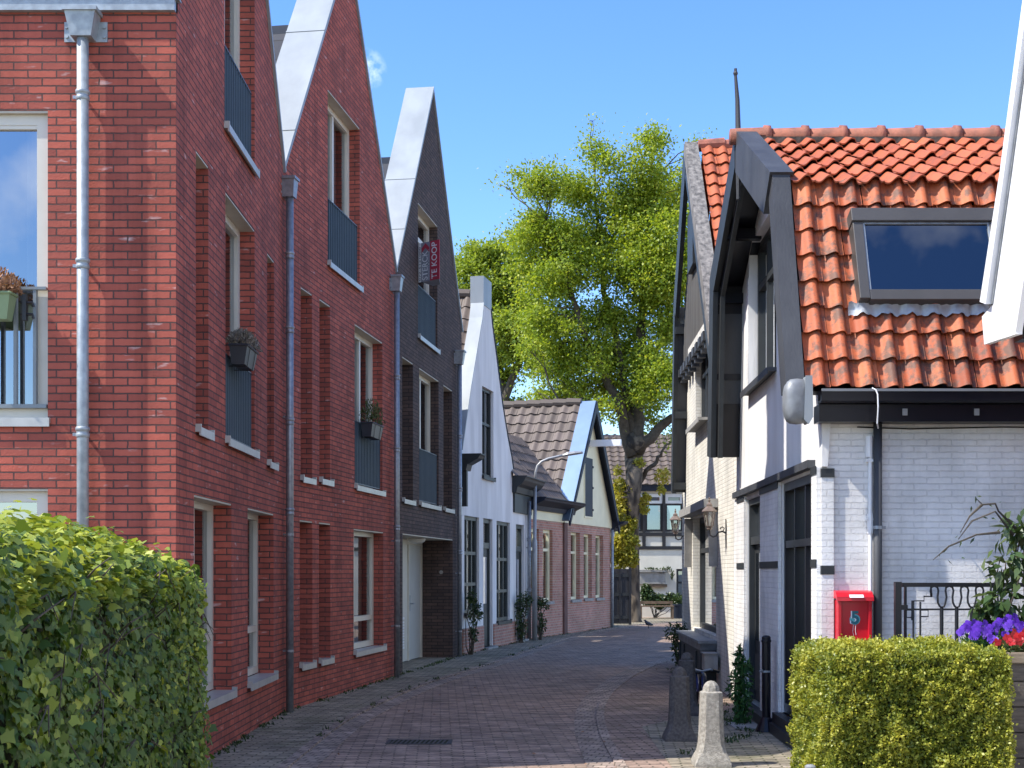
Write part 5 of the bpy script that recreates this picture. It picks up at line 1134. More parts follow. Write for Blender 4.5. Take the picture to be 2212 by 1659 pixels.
# ================================================================== hedges
# ---- clipped ivy hedge along the pavement of the corner house
hv = thing('ivy_hedge', 'clipped ivy hedge in front of the red corner house, sunlit along its top', 'hedge', (-2.0, 6, 0))
HP = [(-1.45, 2.9), (-1.52, 4.0), (-1.66, 5.5), (-1.82, 7.2), (-1.95, 8.6), (-2.03, 9.15)]
def hx(y): return np.interp(y, [p[1] for p in HP], [p[0] for p in HP])
def htop(y): return np.interp(y, [2.9, 4.3, 6, 8, 9.2], [1.86, 1.84, 1.83, 1.81, 1.70])
mb = MB(); ys = [2.9, 4, 5.5, 7.2, 8.6, 9.0]; v = []
for y in ys:
    x = float(hx(y))-.10; zt = float(htop(y))-.12; v += [(x, y, 0), (x, y, zt-.24), (x-.42, y, zt), (x-1.0, y, zt), (x-1.0, y, 0)]
f = [(5*i+k, 5*i+5+k, 5*i+6+k, 5*i+1+k) for i in range(len(ys)-1) for k in range(4)]+[(0, 1, 2, 3, 4), tuple(5*(len(ys)-1)+k for k in range(5))]
mb.add(v, f); mb.build('stems', MT['hull'], hv)  # solid dark hull under the leaves, blocks the view through the hedge
def fbm(p, s):   # cheap lumpy field
    return (np.sin(p[:, 0]*s*1.7+p[:, 2]*s*1.3+1)+np.sin(p[:, 1]*s*1.1-p[:, 2]*s*1.9+2)+np.sin((p[:, 0]+p[:, 1]+p[:, 2])*s*2.3)*.6)/2.6
n = 26000
y = 2.95+(9.12-2.95)*RNG.random(n)**1.05; z = RNG.random(n)*(htop(y)-.13)
P = np.stack([hx(y), y, z], 1); lump = vnoise(P, 2.6)*.06+vnoise(P, 7.)*.035
edge = np.clip((z-(htop(y)-.3))/.18, 0, 1); P[:, 0] += lump-.06+RNG.normal(0, .03, n)-edge**2*.10
endr = np.clip((y-8.75)/.37, 0, 1); P[:, 0] -= endr**2*.22
Nn = np.stack([np.ones(n), RNG.normal(0, .5, n)-.15, RNG.normal(.35, .4, n)], 1); A = np.stack([RNG.normal(.25, .3, n), RNG.normal(0, .55, n), -np.ones(n)*.8+RNG.normal(0, .35, n)], 1)
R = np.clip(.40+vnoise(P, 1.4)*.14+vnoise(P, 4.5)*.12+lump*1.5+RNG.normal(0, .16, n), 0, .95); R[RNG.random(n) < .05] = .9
S = np.clip(RNG.lognormal(np.log(.036), .33, n), .018, .075)
n2 = 11000
y = 2.95+(9.1-2.95)*RNG.random(n2); xx = hx(y)-.02-1.0*RNG.random(n2)**1.4
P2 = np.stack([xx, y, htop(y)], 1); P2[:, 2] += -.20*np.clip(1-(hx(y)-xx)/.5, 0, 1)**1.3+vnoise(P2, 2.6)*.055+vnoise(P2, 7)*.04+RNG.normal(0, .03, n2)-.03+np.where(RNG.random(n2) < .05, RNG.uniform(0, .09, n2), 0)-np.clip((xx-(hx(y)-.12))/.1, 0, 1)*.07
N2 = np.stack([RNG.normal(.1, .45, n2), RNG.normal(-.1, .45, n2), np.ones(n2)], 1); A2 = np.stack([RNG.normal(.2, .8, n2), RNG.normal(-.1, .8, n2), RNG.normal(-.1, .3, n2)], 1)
R2_ = np.clip(.88+fbm(P2, 2.)*.2+RNG.normal(0, .2, n2), 0, 1); S2_ = RNG.uniform(.03, .07, n2)  # top leaves take the lightest tones: sunlight put into their colour
n4 = 60  # short brown twigs standing out of the hedge face
mb = MB()
for k in range(n4):
    y_ = random.uniform(3.2, 9.0); z_ = random.uniform(.6, 1.6); x_ = float(hx(y_)); mb.tube([(x_-.06, y_, z_), (x_+.0, y_+random.uniform(-.1, .1), z_+.05), (x_+.03, y_+random.uniform(-.2, .2), z_+random.uniform(-.12, .12))], [.005, .004, .002], 4, cap=False)
mb.build('ivy_twigs', MT['twig'], hv)
n3 = 2600      # end of the hedge, turned to the far side and to the wall
z = RNG.random(n3)*1.68; th = RNG.random(n3); P3 = np.stack([-2.1-.75*th, 9.14+.03*np.sin(th*9)+RNG.normal(0, .03, n3), z], 1)
N3 = np.stack([RNG.normal(.2, .5, n3), np.ones(n3)*.8, RNG.normal(.3, .4, n3)], 1); A3_ = np.stack([RNG.normal(0, .6, n3), RNG.normal(.2, .3, n3), -np.ones(n3)], 1)
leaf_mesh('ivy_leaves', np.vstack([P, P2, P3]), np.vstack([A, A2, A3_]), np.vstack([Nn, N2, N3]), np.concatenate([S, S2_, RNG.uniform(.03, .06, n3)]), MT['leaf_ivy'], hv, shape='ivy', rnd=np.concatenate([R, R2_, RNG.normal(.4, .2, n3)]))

# ---- box hedge in the right foreground
def box_hedge(x0, x1, y0, y1, zt, label, nf):
    t = thing('box_hedge', label, 'hedge', ((x0+x1)/2, (y0+y1)/2, 0))
    mb = MB(); mb.box(x0+.13, x1-.13, y0+.13, y1-.13, 0, zt-.14); mb.build('stems', MT['hull'], t)  # solid dark hull, not single stems, closes the gaps between leaves
    faces = [('front', (x1-x0)*.95, nf), ('left', (y1-y0)*.9, int(nf*.55)), ('right', (y1-y0)*.6, int(nf*.3)), ('top', (x1-x0)*(y1-y0)*1.1, int(nf*.9))]
    Cs, As, Ns, Rs = [], [], [], []
    for nm, _, n in faces:
        a, b = RNG.random(n), RNG.random(n)
        if nm == 'front': P = np.stack([x0+(x1-x0)*a, np.full(n, y0), .12+(zt-.12)*b], 1); d = np.array([0, -1, .25])
        elif nm == 'left': P = np.stack([np.full(n, x0), y0+(y1-y0)*a, .12+(zt-.12)*b], 1); d = np.array([-1, 0, .25])
        elif nm == 'right': P = np.stack([np.full(n, x1), y0+(y1-y0)*a, .12+(zt-.12)*b], 1); d = np.array([1, 0, .25])
        else: P = np.stack([x0+(x1-x0)*a, y0+(y1-y0)*b, np.full(n, zt)], 1); d = np.array([0, 0, 1.])
        lump = vnoise(P, 4.5)*.036+vnoise(P, 11.)*.028+vnoise(P, 27.)*.018
        # round the corners
        cx_, cy_ = (x0+x1)/2, (y0+y1)/2
        ex = np.clip((np.abs(P[:, 0]-cx_)-((x1-x0)/2-.14))/.14, 0, 1); ey = np.clip((np.abs(P[:, 1]-cy_)-((y1-y0)/2-.14))/.14, 0, 1); ez = np.clip((P[:, 2]-(zt-.12))/.12, 0, 1)
        rr = (ex**2+ey**2+ez**2-np.maximum(np.maximum(ex, ey), ez)**2)*.055
        inw = np.stack([-np.sign(P[:, 0]-cx_)*ex, -np.sign(P[:, 1]-cy_)*ey, -ez], 1)
        P = P+d*(lump-.025-np.abs(RNG.normal(0, .022, n)))[:, None]+inw*rr[:, None]
        # little sprigs: pull leaves towards shared tips
        k = max(1, n//7); tip = P[RNG.integers(0, n, k)]; 
        out = np.where(RNG.random(n) < .07, RNG.uniform(0, .035, n), 0); P = P+d*out[:, None]
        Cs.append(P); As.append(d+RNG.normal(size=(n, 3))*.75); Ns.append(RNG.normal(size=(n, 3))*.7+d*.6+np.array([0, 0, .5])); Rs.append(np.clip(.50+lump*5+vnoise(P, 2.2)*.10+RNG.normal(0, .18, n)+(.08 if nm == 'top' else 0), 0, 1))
    C = np.vstack(Cs); n = len(C)
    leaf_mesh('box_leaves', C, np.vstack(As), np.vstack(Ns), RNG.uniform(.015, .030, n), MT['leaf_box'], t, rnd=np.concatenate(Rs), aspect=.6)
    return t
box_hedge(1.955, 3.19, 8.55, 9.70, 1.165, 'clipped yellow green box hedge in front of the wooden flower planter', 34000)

# ================================================================== plants
def shrub(name, label, c, blobs, leaf, n, lsz, shape='lance', stems=None, aspect=.5, cat='shrub', group=None, droop=.2, stem_mat='twig'):
    t = thing(name, label, cat, c, group); c = Vector(c)
    mb = MB()
    for (dx, dy, dz, rx, rz) in blobs:
        for k in range(3):
            mb.tube(wobble(c+Vector((random.uniform(-.04, .04), random.uniform(-.03, .03), 0)), c+Vector((dx+random.uniform(-.5, .5)*rx, dy, dz+random.uniform(-.3, .7)*rz)), 5, .06), [.014, .012, .010, .008, .006, .004], 5, cap=False)
    for pts in stems or []: mb.tube(pts, [.012]+[.007]*(len(pts)-2)+[.003] if len(pts) > 2 else .008, 5, cap=False)
    mb.build('stems', MT[stem_mat], t)
    Cs, Ds = [], []; tot = sum(b[3]*b[4] for b in blobs)
    for (dx, dy, dz, rx, rz) in blobs:
        k = int(n*rx*rz/tot); P, d = blob_points(k, c+Vector((dx, dy, dz)), (rx, rx*.8, rz)); Cs.append(P); Ds.append(d)
    C, D = np.vstack(Cs), np.vstack(Ds); k = len(C); A = D+RNG.normal(size=(k, 3))*.6; A[:, 2] -= droop
    leaf_mesh('leaves', C, A, RNG.normal(size=(k, 3))*.5+D*.5+[0, -.1, .6], RNG.uniform(*lsz, k), MT[leaf], t, shape=shape, aspect=aspect)
    return t
g = ground(1008, 1419); g.y -= .1
shrub('climbing_shrub', 'thin climbing shrub beside the first dark window of the white stuccoed house', (-.80, 26.55, 0), [(.05, 0, .45, .12, .25), (.08, .1, .85, .17, .25), (.02, 0, 1.1, .12, .2)], 'leaf_shrub', 420, (.05, .10))
shrub('climbing_shrub', 'bushy shrub against the second door of the white stuccoed house', (.22, 31.0, 0), [(.0, 0, .35, .16, .3), (-.02, .1, .75, .18, .25), (.08, 0, 1.0, .2, .2)], 'leaf_shrub', 520, (.05, .11))
shrub('climbing_shrub', 'shrub at the foot of the grey downpipe and street lamp', (.66, 32.3, 0), [(.02, 0, .4, .16, .3), (.05, 0, .85, .2, .2), (-.06, 0, .95, .15, .15)], 'leaf_shrub', 420, (.05, .11))
shrub('street_shrub', 'dark green shrub at the far corner of the cream white house', (2.86, 23.0, 0), [(.0, 0, .3, .2, .3), (-.1, .1, .6, .2, .2), (.05, .2, .5, .2, .3)], 'leaf_shrub', 700, (.05, .09))
shrub('tall_weed', 'tall green weed growing beside the door behind the pale bollard', (2.42, 14.35, 0), [(0, 0, .2, .12, .22), (-.02, 0, .42, .15, .2), (.0, 0, .62, .12, .14), (-.03, 0, .76, .06, .1)], 'leaf_weed', 900, (.035, .085), aspect=.4, cat='plant', stem_mat='leaf_weed')
shrub('low_weed', 'low tuft of weed at the house foot behind the pale bollard', (2.22, 15.6, 0), [(0, 0, .08, .12, .08)], 'leaf_weed', 160, (.05, .1), aspect=.3, cat='plant', stem_mat='leaf_weed')
ev = shrub('evergreen_shrub', 'glossy evergreen shrub with bare trailing twigs behind the pansies', (3.72, 10.35, 0), [(.0, 0, 1.35, .26, .2), (.08, 0, 1.65, .24, .2), (.12, 0, 1.9, .2, .18), (-.12, 0, 1.28, .14, .14), (.1, 0, 1.1, .3, .25)], 'leaf_ever', 520, (.07, .15), aspect=.42, droop=.9,
    stems=[[Vector((3.80, 10.3, 1.95)), Vector((3.65, 10.25, 2.08)), pix(2150, 1088, 10.2), pix(2122, 1090, 10.2), pix(2110, 1078, 10.2)], [Vector((3.78, 10.3, 1.9)), pix(2150, 1105, 10.2), pix(2100, 1125, 10.2), pix(2070, 1165, 10.2)], [pix(2160, 1150, 10.2), pix(2110, 1155, 10.2), pix(2050, 1180, 10.2), pix(2015, 1210, 10.2)], [pix(2122, 1090, 10.2), pix(2095, 1115, 10.2), pix(2075, 1150, 10.2)]])
C = np.array([pix(x, y, 10.2) for x, y in ((2115, 1072), (2108, 1080), (2140, 1092), (2160, 1085), (2098, 1100), (2075, 1150), (2066, 1160), (2075, 1175), (2100, 1168), (2052, 1215), (2040, 1190), (2030, 1200), (2128, 1118), (2146, 1120), (2080, 1205))])
leaf_mesh('twig_leaves', C, RNG.normal(size=(len(C), 3))*.5+[0, 0, -.6], RNG.normal(size=(len(C), 3))+[0, -1, 0], RNG.uniform(.035, .065, len(C)), MT['leaf_shrub'], ev, shape='lance', aspect=.3)
shrub('front_garden_bushes', 'rounded green bushes along the foot of the timber framed house', (5.0, 47.9, 0), [(-.25, 0, .75, .3, .35), (.15, 0, .6, .3, .3), (.55, 0, .65, .25, .3), (.85, 0, .6, .28, .3), (-.3, 0, 1.0, .2, .25)], 'leaf_shrub', 2800, (.07, .13), aspect=.6)
# wreath of climber above the window box
shrub('wall_climber', 'thin climber over the window box on the timber framed house', (5.3, 48.75, 1.6), [(-.3, 0, .15, .3, .06), (.2, 0, .15, .25, .08), (.42, 0, -.05, .08, .22)], 'leaf_shrub', 190, (.05, .11))

# ================================================================== things on and before the houses
def trough(name, label, P0, ux, out, Lg, zt, ht, wd, mat, leaf, n, blob_h, lsz, dome=True, lip=True, shape='lance', aspect=.3):
    """a flower box: P0 near end (2D), ux along it, out away from the wall"""
    ux, out = Vector((*ux, 0)).normalized(), Vector((*out, 0)).normalized(); P0 = Vector((P0[0], P0[1], 0))
    t = thing(name, label, 'flower box', (P0.x, P0.y, zt-ht), 'flower boxes on the railings')
    m = MB(); k = .035
    def q(a, o_, z): return P0+ux*a+out*o_+Vector((0, 0, z))
    b = [q(k, k*.4, zt-ht), q(Lg-k, k*.4, zt-ht), q(Lg-k, wd-k, zt-ht), q(k, wd-k, zt-ht)]; tp = [q(0, 0, zt), q(Lg, 0, zt), q(Lg, wd, zt), q(0, wd, zt)]
    ti = [q(.015, .015, zt), q(Lg-.015, .015, zt), q(Lg-.015, wd-.015, zt), q(.015, wd-.015, zt)]; si = [p-Vector((0, 0, .03)) for p in ti]
    m.add(b+tp+ti+si, [(3, 2, 1, 0)]+[(i, (i+1) % 4, 4+(i+1) % 4, 4+i) for i in range(4)]+[(4+i, 4+(i+1) % 4, 8+(i+1) % 4, 8+i) for i in range(4)]+[(8+i, 8+(i+1) % 4, 12+(i+1) % 4, 12+i) for i in range(4)]+[(12, 13, 14, 15)])
    if lip:
        for i in range(4):
            a_, b_ = tp[i], tp[(i+1) % 4]; m.tube([a_-Vector((0, 0, .012)), b_-Vector((0, 0, .012))], .012, 6)
    m.build('trough', MT[mat], t)
    for a in (Lg*.25, Lg*.75):
        m = MB(); m.tube([q(a, -.06, zt+.0), q(a, .0, zt+.012), q(a, wd+.006, zt+.008), q(a, wd-k+.008, zt-ht-.006), q(a, -.03, zt-ht-.006)], .004, 5); m.build('hook', MT['blackmatt'], t)
    a = RNG.random(n); th = RNG.uniform(0, math.pi, n); r = RNG.random(n)**.5
    env = np.sin(np.clip(a, .02, .98)*math.pi)**.35
    C = np.array([q(Lg*(-.06+1.12*A_), wd*.5+math.cos(T_)*R_*wd*.75, zt+.01+math.sin(T_)*R_*blob_h*E_) for A_, T_, R_, E_ in zip(a, th, r, env)])
    c0 = np.array(q(Lg*.5, wd*.5, zt-.1)); A = (C-c0)/.25*np.array([.4, .4, 1])+RNG.normal(size=(n, 3))*.45
    leaf_mesh('plants', C, A, RNG.normal(size=(n, 3)), RNG.uniform(*lsz, n), MT[leaf], t, shape=shape, aspect=aspect)
    return t
trough('flower_box', 'dark flower box of faded grey heather hung on the nearest red house', (f1.P(f1.sx(495), 0, .0).x+.005, 12.62), (0, 1), (1, 0), .52, 3.735, .185, .17, 'planter_grey', 'leaf_lav', 1500, .17, (.02, .05))
q = f2.P(f2.sx(778), 0, .01); trough('flower_box', 'dark flower box of green herbs hung on the middle red house', (q.x, q.y), (f2.u.x, f2.u.y), (f2.n.x, f2.n.y), .62, f2.z(778, 911), .20, .17, 'planter_grey', 'leaf_herb', 420, .36, (.03, .075))
trough('flower_box', 'sage green flower box of dried brown plants at the left edge', (-3.84, 10.60), (-1, 0), (0, -1), .60, fs.z(20, 640), .21, .16, 'planter_green', 'leaf_dry', 900, .24, (.025, .06), aspect=.5)
mb = MB(); c = pix(58, 664, 10.58)
for dz in (.035, -.055): mb.tube([c+Vector((-.05, 0, dz)), c+Vector((.045, 0, dz)), c+Vector((.05, 0, dz-.03))], .012, 6)
mb.box(c.x-.03, c.x+.0, c.y-.02, c.y+.03, c.z-.10, c.z+.10); tag(mb.build('flower_box_bracket', MT['blackmatt']), 'black plastic bracket clamped on the grey railing beside the green flower box', 'bracket')

# ---- for sale board
sg = thing('for_sale_board', 'grey and red estate agent board reading te koop on the dark brick house', 'sign', tuple(pix(927, 602, 22.55)))
Ys = 22.55; Lx, Rx, Ty, By = 904, 949, 517, 602
a_, b_ = pix(904, By-4, 22.85), pix(949, By, 22.55)
SU = (Vector((b_.x, b_.y, 0))-Vector((a_.x, a_.y, 0))).normalized(); SWd = (Vector((b_.x, b_.y, 0))-Vector((a_.x, a_.y, 0))).length; zb_, zt_ = pix(927, By, Ys).z, pix(927, Ty, Ys).z
SN = Vector((SU.y, -SU.x, 0)); 
if SN.y > 0: SN = -SN
def sp_(t, z, d=0): return Vector((a_.x, a_.y, 0))+SU*(SWd*t)+SN*d+Vector((0, 0, z))
def panel(t0, t1, mat, name, z0=zb_, z1=zt_):
    m = MB(); m.hexa([sp_(t0, z0, -.01), sp_(t1, z0, -.01), sp_(t1, z0, .0), sp_(t0, z0, .0), sp_(t0, z1, -.01), sp_(t1, z1, -.01), sp_(t1, z1, 0), sp_(t0, z1, 0)]); return m.build(name, MT[mat], sg)
p1 = panel(0, .13, 'sign_white', 'phone_strip'); p2 = panel(.13, .555, 'sign_grey', 'name_panel'); p3 = panel(.555, 1, 'sign_red', 'sale_panel')
mb = MB(); mb.prism([sp_(.14, zb_, -.012), sp_(.97, zb_, -.012), sp_(.5, zb_-.02, -.28), sp_(.14, zb_-.02, -.28)], (0, 0, .012)); mb.build('bracket', MT['sign_grey'], sg)
def text(s, t_base, t_top, z0, z1, mat, parent, bold=.0):
    cu = bpy.data.curves.new('text', 'FONT'); cu.body = s; cu.size = 1; cu.offset = bold; ob = bpy.data.objects.new('text', cu); COL.objects.link(ob)
    bpy.context.view_layer.update(); me = bpy.data.meshes.new_from_object(ob.evaluated_get(bpy.context.evaluated_depsgraph_get())); bpy.data.objects.remove(ob); bpy.data.curves.remove(cu)
    co = np.empty(len(me.vertices)*3); me.vertices.foreach_get('co', co); co = co.reshape(-1, 3); lo, hi = co.min(0), co.max(0)
    me.materials.clear()
    for v, c in zip(me.vertices, co):
        u = (c[0]-lo[0])/(hi[0]-lo[0]); h = (c[1]-lo[1])/(hi[1]-lo[1]); v.co = sp_(t_top+(t_base-t_top)*(1-0)*(1-h) if False else t_base+(t_top-t_base)*h, z0+(z1-z0)*u, .003)
    return link_mesh('lettering', me, MT[mat], parent)
H_ = zt_-zb_
text('STERCK', .45, .185, zb_+.03*H_, zb_+.78*H_, 'sign_white', p2, .012); text('TE KOOP', .89, .63, zb_+.03*H_, zb_+.96*H_, 'sign_white', p3, .012); text('072-5121000', .115, .03, zb_+.03*H_, zb_+.9*H_, 'trim_dark', p1); text('makelaars & taxateurs', .52, .475, zb_+.03*H_, zb_+.8*H_, 'sign_white', p2)
mb = MB()
zc_ = zb_+.93*H_
for s_ in (-1, 1): mb.add([sp_(.34, zc_+.03, .003), sp_(.34, zc_-.05, .003), sp_(.34+s_*.19, zc_-.13, .003), sp_(.34+s_*.19, zc_-.05, .003)], [(0, 1, 2, 3)])
mb.build('emblem', MT['sign_red'], p2)

# ---- street lamp
lp = thing('street_lamp', 'slim grey street lamp with curved arm before the brick cottage', 'street lamp', (.54, 32.2, 0))
Yl = 32.2; q = lambda x, y: pix(x, y, Yl)
mb = MB(); b = q(1155, 1386); b.z = 0
mb.tube([b, Vector((b.x, Yl, 2.35)), Vector((b.x, Yl, 2.40)), q(1156, 1040)], [.062, .06, .042, .04], 14); mb.build('pole', MT['lamp_pole'], lp, smooth=True)
mb = MB(); mb.tube([q(1156, 1042), q(1157, 1020), q(1161, 1006), q(1170, 997), q(1184, 991), q(1205, 986), q(1220, 983)], .03, 10); mb.build('arm', MT['lamp_pole'], lp, smooth=True)
mb = MB(); a_, b_ = q(1215, 984), q(1259, 977)
d = (b_-a_).normalized(); s_ = Vector((0, 1, 0)); u_ = s_.cross(d)*-1
if u_.z < 0: u_ = -u_
ring = []
for t, w_, h_ in ((0, .035, .03), (.25, .11, .055), (.6, .115, .05), (.92, .08, .03), (1, .03, .012)):
    c = a_.lerp(b_, t); ring.append([c-s_*w_, c-s_*w_*.7+u_*h_, c+s_*w_*.7+u_*h_, c+s_*w_, c+s_*w_*.6-u_*.03, c-s_*w_*.6-u_*.03])
v = [p for r in ring for p in r]; f = [(6*i+j, 6*i+(j+1) % 6, 6*i+6+(j+1) % 6, 6*i+6+j) for i in range(4) for j in range(6)]+[(0, 1, 2, 3, 4, 5), (24, 25, 26, 27, 28, 29)]
mb.add(v, f); mb.build('lamp_head', MT['lamp_pole'], lp, smooth=False)

# ---- wall lanterns (built at the origin: bracket foot at 0, wall to +X)
def make_lantern(label, loc):
    t = thing('wall_lantern', label, 'lantern', loc, 'lanterns on the cream white house')
    m = MB(); c = (-.26, 0, 0)
    m.tube([(.0, 0, .0), (-.06, 0, .03), (-.12, 0, .015), (-.15, 0, -.04), (-.20, 0, -.055), (-.25, 0, -.03), (-.26, 0, .06)], [.014, .014, .013, .013, .013, .014, .016], 8)
    m.tube([(-.05, 0, .03), (-.03, 0, .075), (-.06, 0, .10), (-.09, 0, .085), (-.085, 0, .06)], .009, 6); m.box(-.012, .0, -.015, .015, -.22, .22)
    m.build('bracket', MT['blackmatt'], t, local=True)
    m = MB(); m.lathe([(.02, .05), (.05, .07), (.03, .09), (.055, .10), (.062, .115)], c, 6); 
    for j in range(6):
        a = math.pi/3*j; m.tube([(c[0]+.06*math.cos(a), .06*math.sin(a), .115), (c[0]+.092*math.cos(a), .092*math.sin(a), .335)], .006, 5)
    m.lathe([(.098, .33), (.118, .335), (.118, .345), (.06, .41), (.045, .415), (.045, .44), (.05, .445), (.02, .475), (.012, .49), (.02, .50), (.02, .515), (.008, .53), (.014, .545), (.003, .565)], c, 6); fr = m.build('lantern_frame', MT['copper'], t, local=True)
    m = MB(); m.lathe([(.057, .118), (.089, .332)], c, 6); m.build('pane', MT['lantern_glass'], fr, local=True)
    m = MB(); m.lathe([(.012, .12), (.012, .16), (.03, .19), (.035, .23), (.02, .27), (.004, .28)], c, 10); m.build('bulb', MT['opal'], fr, local=True, smooth=True)
    return t
ln = make_lantern('wall lantern on a curled bracket beside the ground floor window, the nearer one', tuple(fr_.P(Yr(18.0), pix(1552, 1152, 18.0).z, .006)))
sc = .86
l2 = copy_tree(ln); l2.location = fr_.P(Yr(23.0), pix(1477, 1160, 23.0).z, .006); l2['label'] = 'wall lantern on the far corner of the cream white house, before the timber framed house'
for o in (ln, l2): o.rotation_euler = (0, 0, -TR); o.scale = (.85, .85, .85)

# ---- letter box
mb0 = thing('letter_box', 'red letter box with a teal balloon number on the white brick wall', 'letter box', tuple(ff_.P(ff_.sx(1848), 1.0, .1)))
x0, x1 = ff_.sx(1811, .15), ff_.sx(1884, .15); z1 = ff_.z(1811, 1277, .15); z0 = z1-.44
def bxx(m, a, b, c, d, e, f_): ff_.box(m, a, b, c, d, e, f_)
mb = MB(); bxx(mb, x0, x1, z0, z1-.075, .005, .115); bxx(mb, x0, x0+.028, z0, z1-.06, .116, .15); bxx(mb, x1-.028, x1, z0, z1-.06, .116, .15); bxx(mb, x0+.028, x1-.028, z0, z0+.03, .116, .15)
mb.build('body', MT['red_box'], mb0, bevel=.004)
mb = MB(); mb.prism([ff_.P(x0-.012, z, d) for d, z in ((.003, z1-.06), (.003, z1), (.06, z1+.005), (.12, z1-.01), (.165, z1-.05), (.17, z1-.085), (.155, z1-.085), (.11, z1-.06))], ff_.P(x1-x0+.024, 0)-ff_.P(0, 0)); lid = mb.build('lid', MT['red_box'], mb0, bevel=.003)
mb = MB(); e = [ff_.P(x0+.09, z1-.032, .149), ff_.P(x1-.075, z1-.032, .149), ff_.P(x1-.075, z1-.057, .1725), ff_.P(x0+.09, z1-.057, .1725)]; mb.add([p+Vector((0, -.003, .003)) for p in e], [(0, 1, 2, 3)]); mb.build('name_plate', MT['sign_white'], lid)
xc, zc_ = (x0+x1)/2+.005, z0+.20
mb = MB(); mb.tube([ff_.P(xc, zc_, .1155), ff_.P(xc, zc_, .117)], .045, 22); m_ = mb
for k in range(22): pass
bal = mb.build('balloon_sticker', MT['teal'], mb0)
mb = MB(); mb.tube([ff_.P(xc-.012, zc_-.045, .117), ff_.P(xc-.018, zc_-.10, .117), ff_.P(xc-.006, zc_-.17, .117)], .002, 4); mb.tube([ff_.P(xc+.006, zc_-.045, .117), ff_.P(xc+.004, zc_-.09, .117), ff_.P(xc+.01, zc_-.13, .117)], .002, 4); mb.build('balloon_string', MT['sign_white'], bal)
cu = bpy.data.curves.new('text', 'FONT'); cu.body = '5'; cu.offset = .03; ob = bpy.data.objects.new('text', cu); COL.objects.link(ob); bpy.context.view_layer.update()
me = bpy.data.meshes.new_from_object(ob.evaluated_get(bpy.context.evaluated_depsgraph_get())); bpy.data.objects.remove(ob); me.materials.clear()
me2 = me.copy()
for m_, s_, dd_, dx in ((me, .15, .119, 0), (me2, .15, .1185, -.010)):
    for v in m_.vertices: v.co = ff_.P(xc-.035+dx+v.co.x*s_, zc_-.035+v.co.y*s_, dd_)
link_mesh('number_shade', me2, MT['sign_white'], bal); link_mesh('number', me, M('dark_teal_sticker', (.008, .13, .17), .4, .04, 4), bal)

# ---- wrought iron gate
Yg = 11.0; gq = lambda x, y: pix(x, y, Yg)
gt_ = thing('iron_gate', 'black wrought iron gate with looped top behind the box hedge', 'gate', (gq(1940, 1300).x, Yg, 0))
mb = MB(); c = gq(1940, 1258); mb.box(c.x-.028, c.x+.022, Yg-.025, Yg+.025, 0, c.z+.004); mb.build('post', MT['blackmatt'], gt_)
zt, zm = gq(0, 1262).z, gq(0, 1316).z; xs0, xs1 = gq(1958, 0).x, gq(2235, 0).x
mb = MB(); mb.box(xs0-.035, xs1, Yg-.015, Yg+.015, zt-.022, zt+.012); mb.box(xs0, xs1, Yg-.008, Yg+.008, zm-.008, zm+.006); mb.box(xs0-.018, xs0, Yg-.012, Yg+.012, .08, zt-.022); mb.box(xs0, xs1, Yg-.012, Yg+.012, .12, .145)
gx = lambda x: gq(x, 0).x
mb.tube([gq(1970, 1340), gq(1970, 1298), gq(1996, 1298), gq(1996, 1288), gq(2013, 1288), gq(2011, 1268)], .007, 6); mb.tube([gq(1973, 1298), gq(1973, 1400)], .008, 6); mb.tube([gq(1988, 1300), gq(1988, 1400)], .008, 6)
mb.tube([gq(1988, 1318), gq(2005, 1318), gq(2005, 1332), gq(1990, 1332)], .006, 6); mb.tube([gq(1972, 1318), gq(1958, 1318), gq(1958, 1334), gq(1970, 1334)], .006, 6)
fr2 = mb.build('gate_frame', MT['blackmatt'], gt_)
mb = MB(); ctr = []; 
x = 2011; wv = []
for i in range(5):      # bell shaped loops: up, over, down, under
    X0 = 2018+32.5*i
    wv += [(X0-8+2, 1290), (X0-9+1, 1276), (X0-7, 1269), (X0, 1266), (X0+7, 1269), (X0+9, 1276), (X0+7, 1290), (X0+8, 1302), (X0+12, 1310), (X0+16.2, 1312.5), (X0+21, 1310), (X0+24, 1302)]
mb.tube([gq(*p) for p in wv], .0085, 7); lp_ = mb.build('loops', MT['blackmatt'], gt_, smooth=True)
for i in range(5):
    mb = MB(); mb.tube([gq(2034+32.5*i, 1313), gq(2034+32.5*i, 1313)*1+Vector((0, 0, .15-gq(0, 1313).z))], .015, 10); mb.build('bar', MT['blackmatt'], gt_)
# house number plate style catch
mb = MB(); c = gq(1948, 1312); mb.box(c.x-.02, c.x+.04, Yg-.03, Yg+.0, c.z-.02, c.z+.02); mb.build('latch', MT['blackmatt'], gt_)

# ---- wooden planter with pansies
pl = thing('wooden_planter', 'weathered wooden planter box full of pansies at the right edge', 'planter', (3.25, 9.0, 0))
XA, YA, ZT = 3.235, 9.05, 1.085
mb = MB()
for i in range(6):
    z = .05+.17*i; mb.box(XA+.02, XA+2.0, YA+.02, YA+.045, z, z+.16); mb.box(XA+.02, XA+.045, YA+.046, YA+1.15, z, z+.16)
mb.box(XA+.046, XA+1.99, YA+.046, YA+1.15, .02, ZT-.10); mb.build('boards', MT['wood_dark'], pl)
mb = MB(); mb.box(XA+.01, XA+2.0, YA-.01, YA+.075, ZT-.07, ZT, ); mb.hexa([(XA-.03, YA-.01, ZT-.07), (XA+.007, YA-.01, ZT-.07), (XA+.0, YA+1.15, ZT-.07), (XA-.07, YA+1.15, ZT-.07), (XA-.03, YA-.01, ZT), (XA+.007, YA-.01, ZT), (XA, YA+1.15, ZT), (XA-.07, YA+1.15, ZT)]); mb.build('rim_board', MT['wood'], pl, bevel=.006)
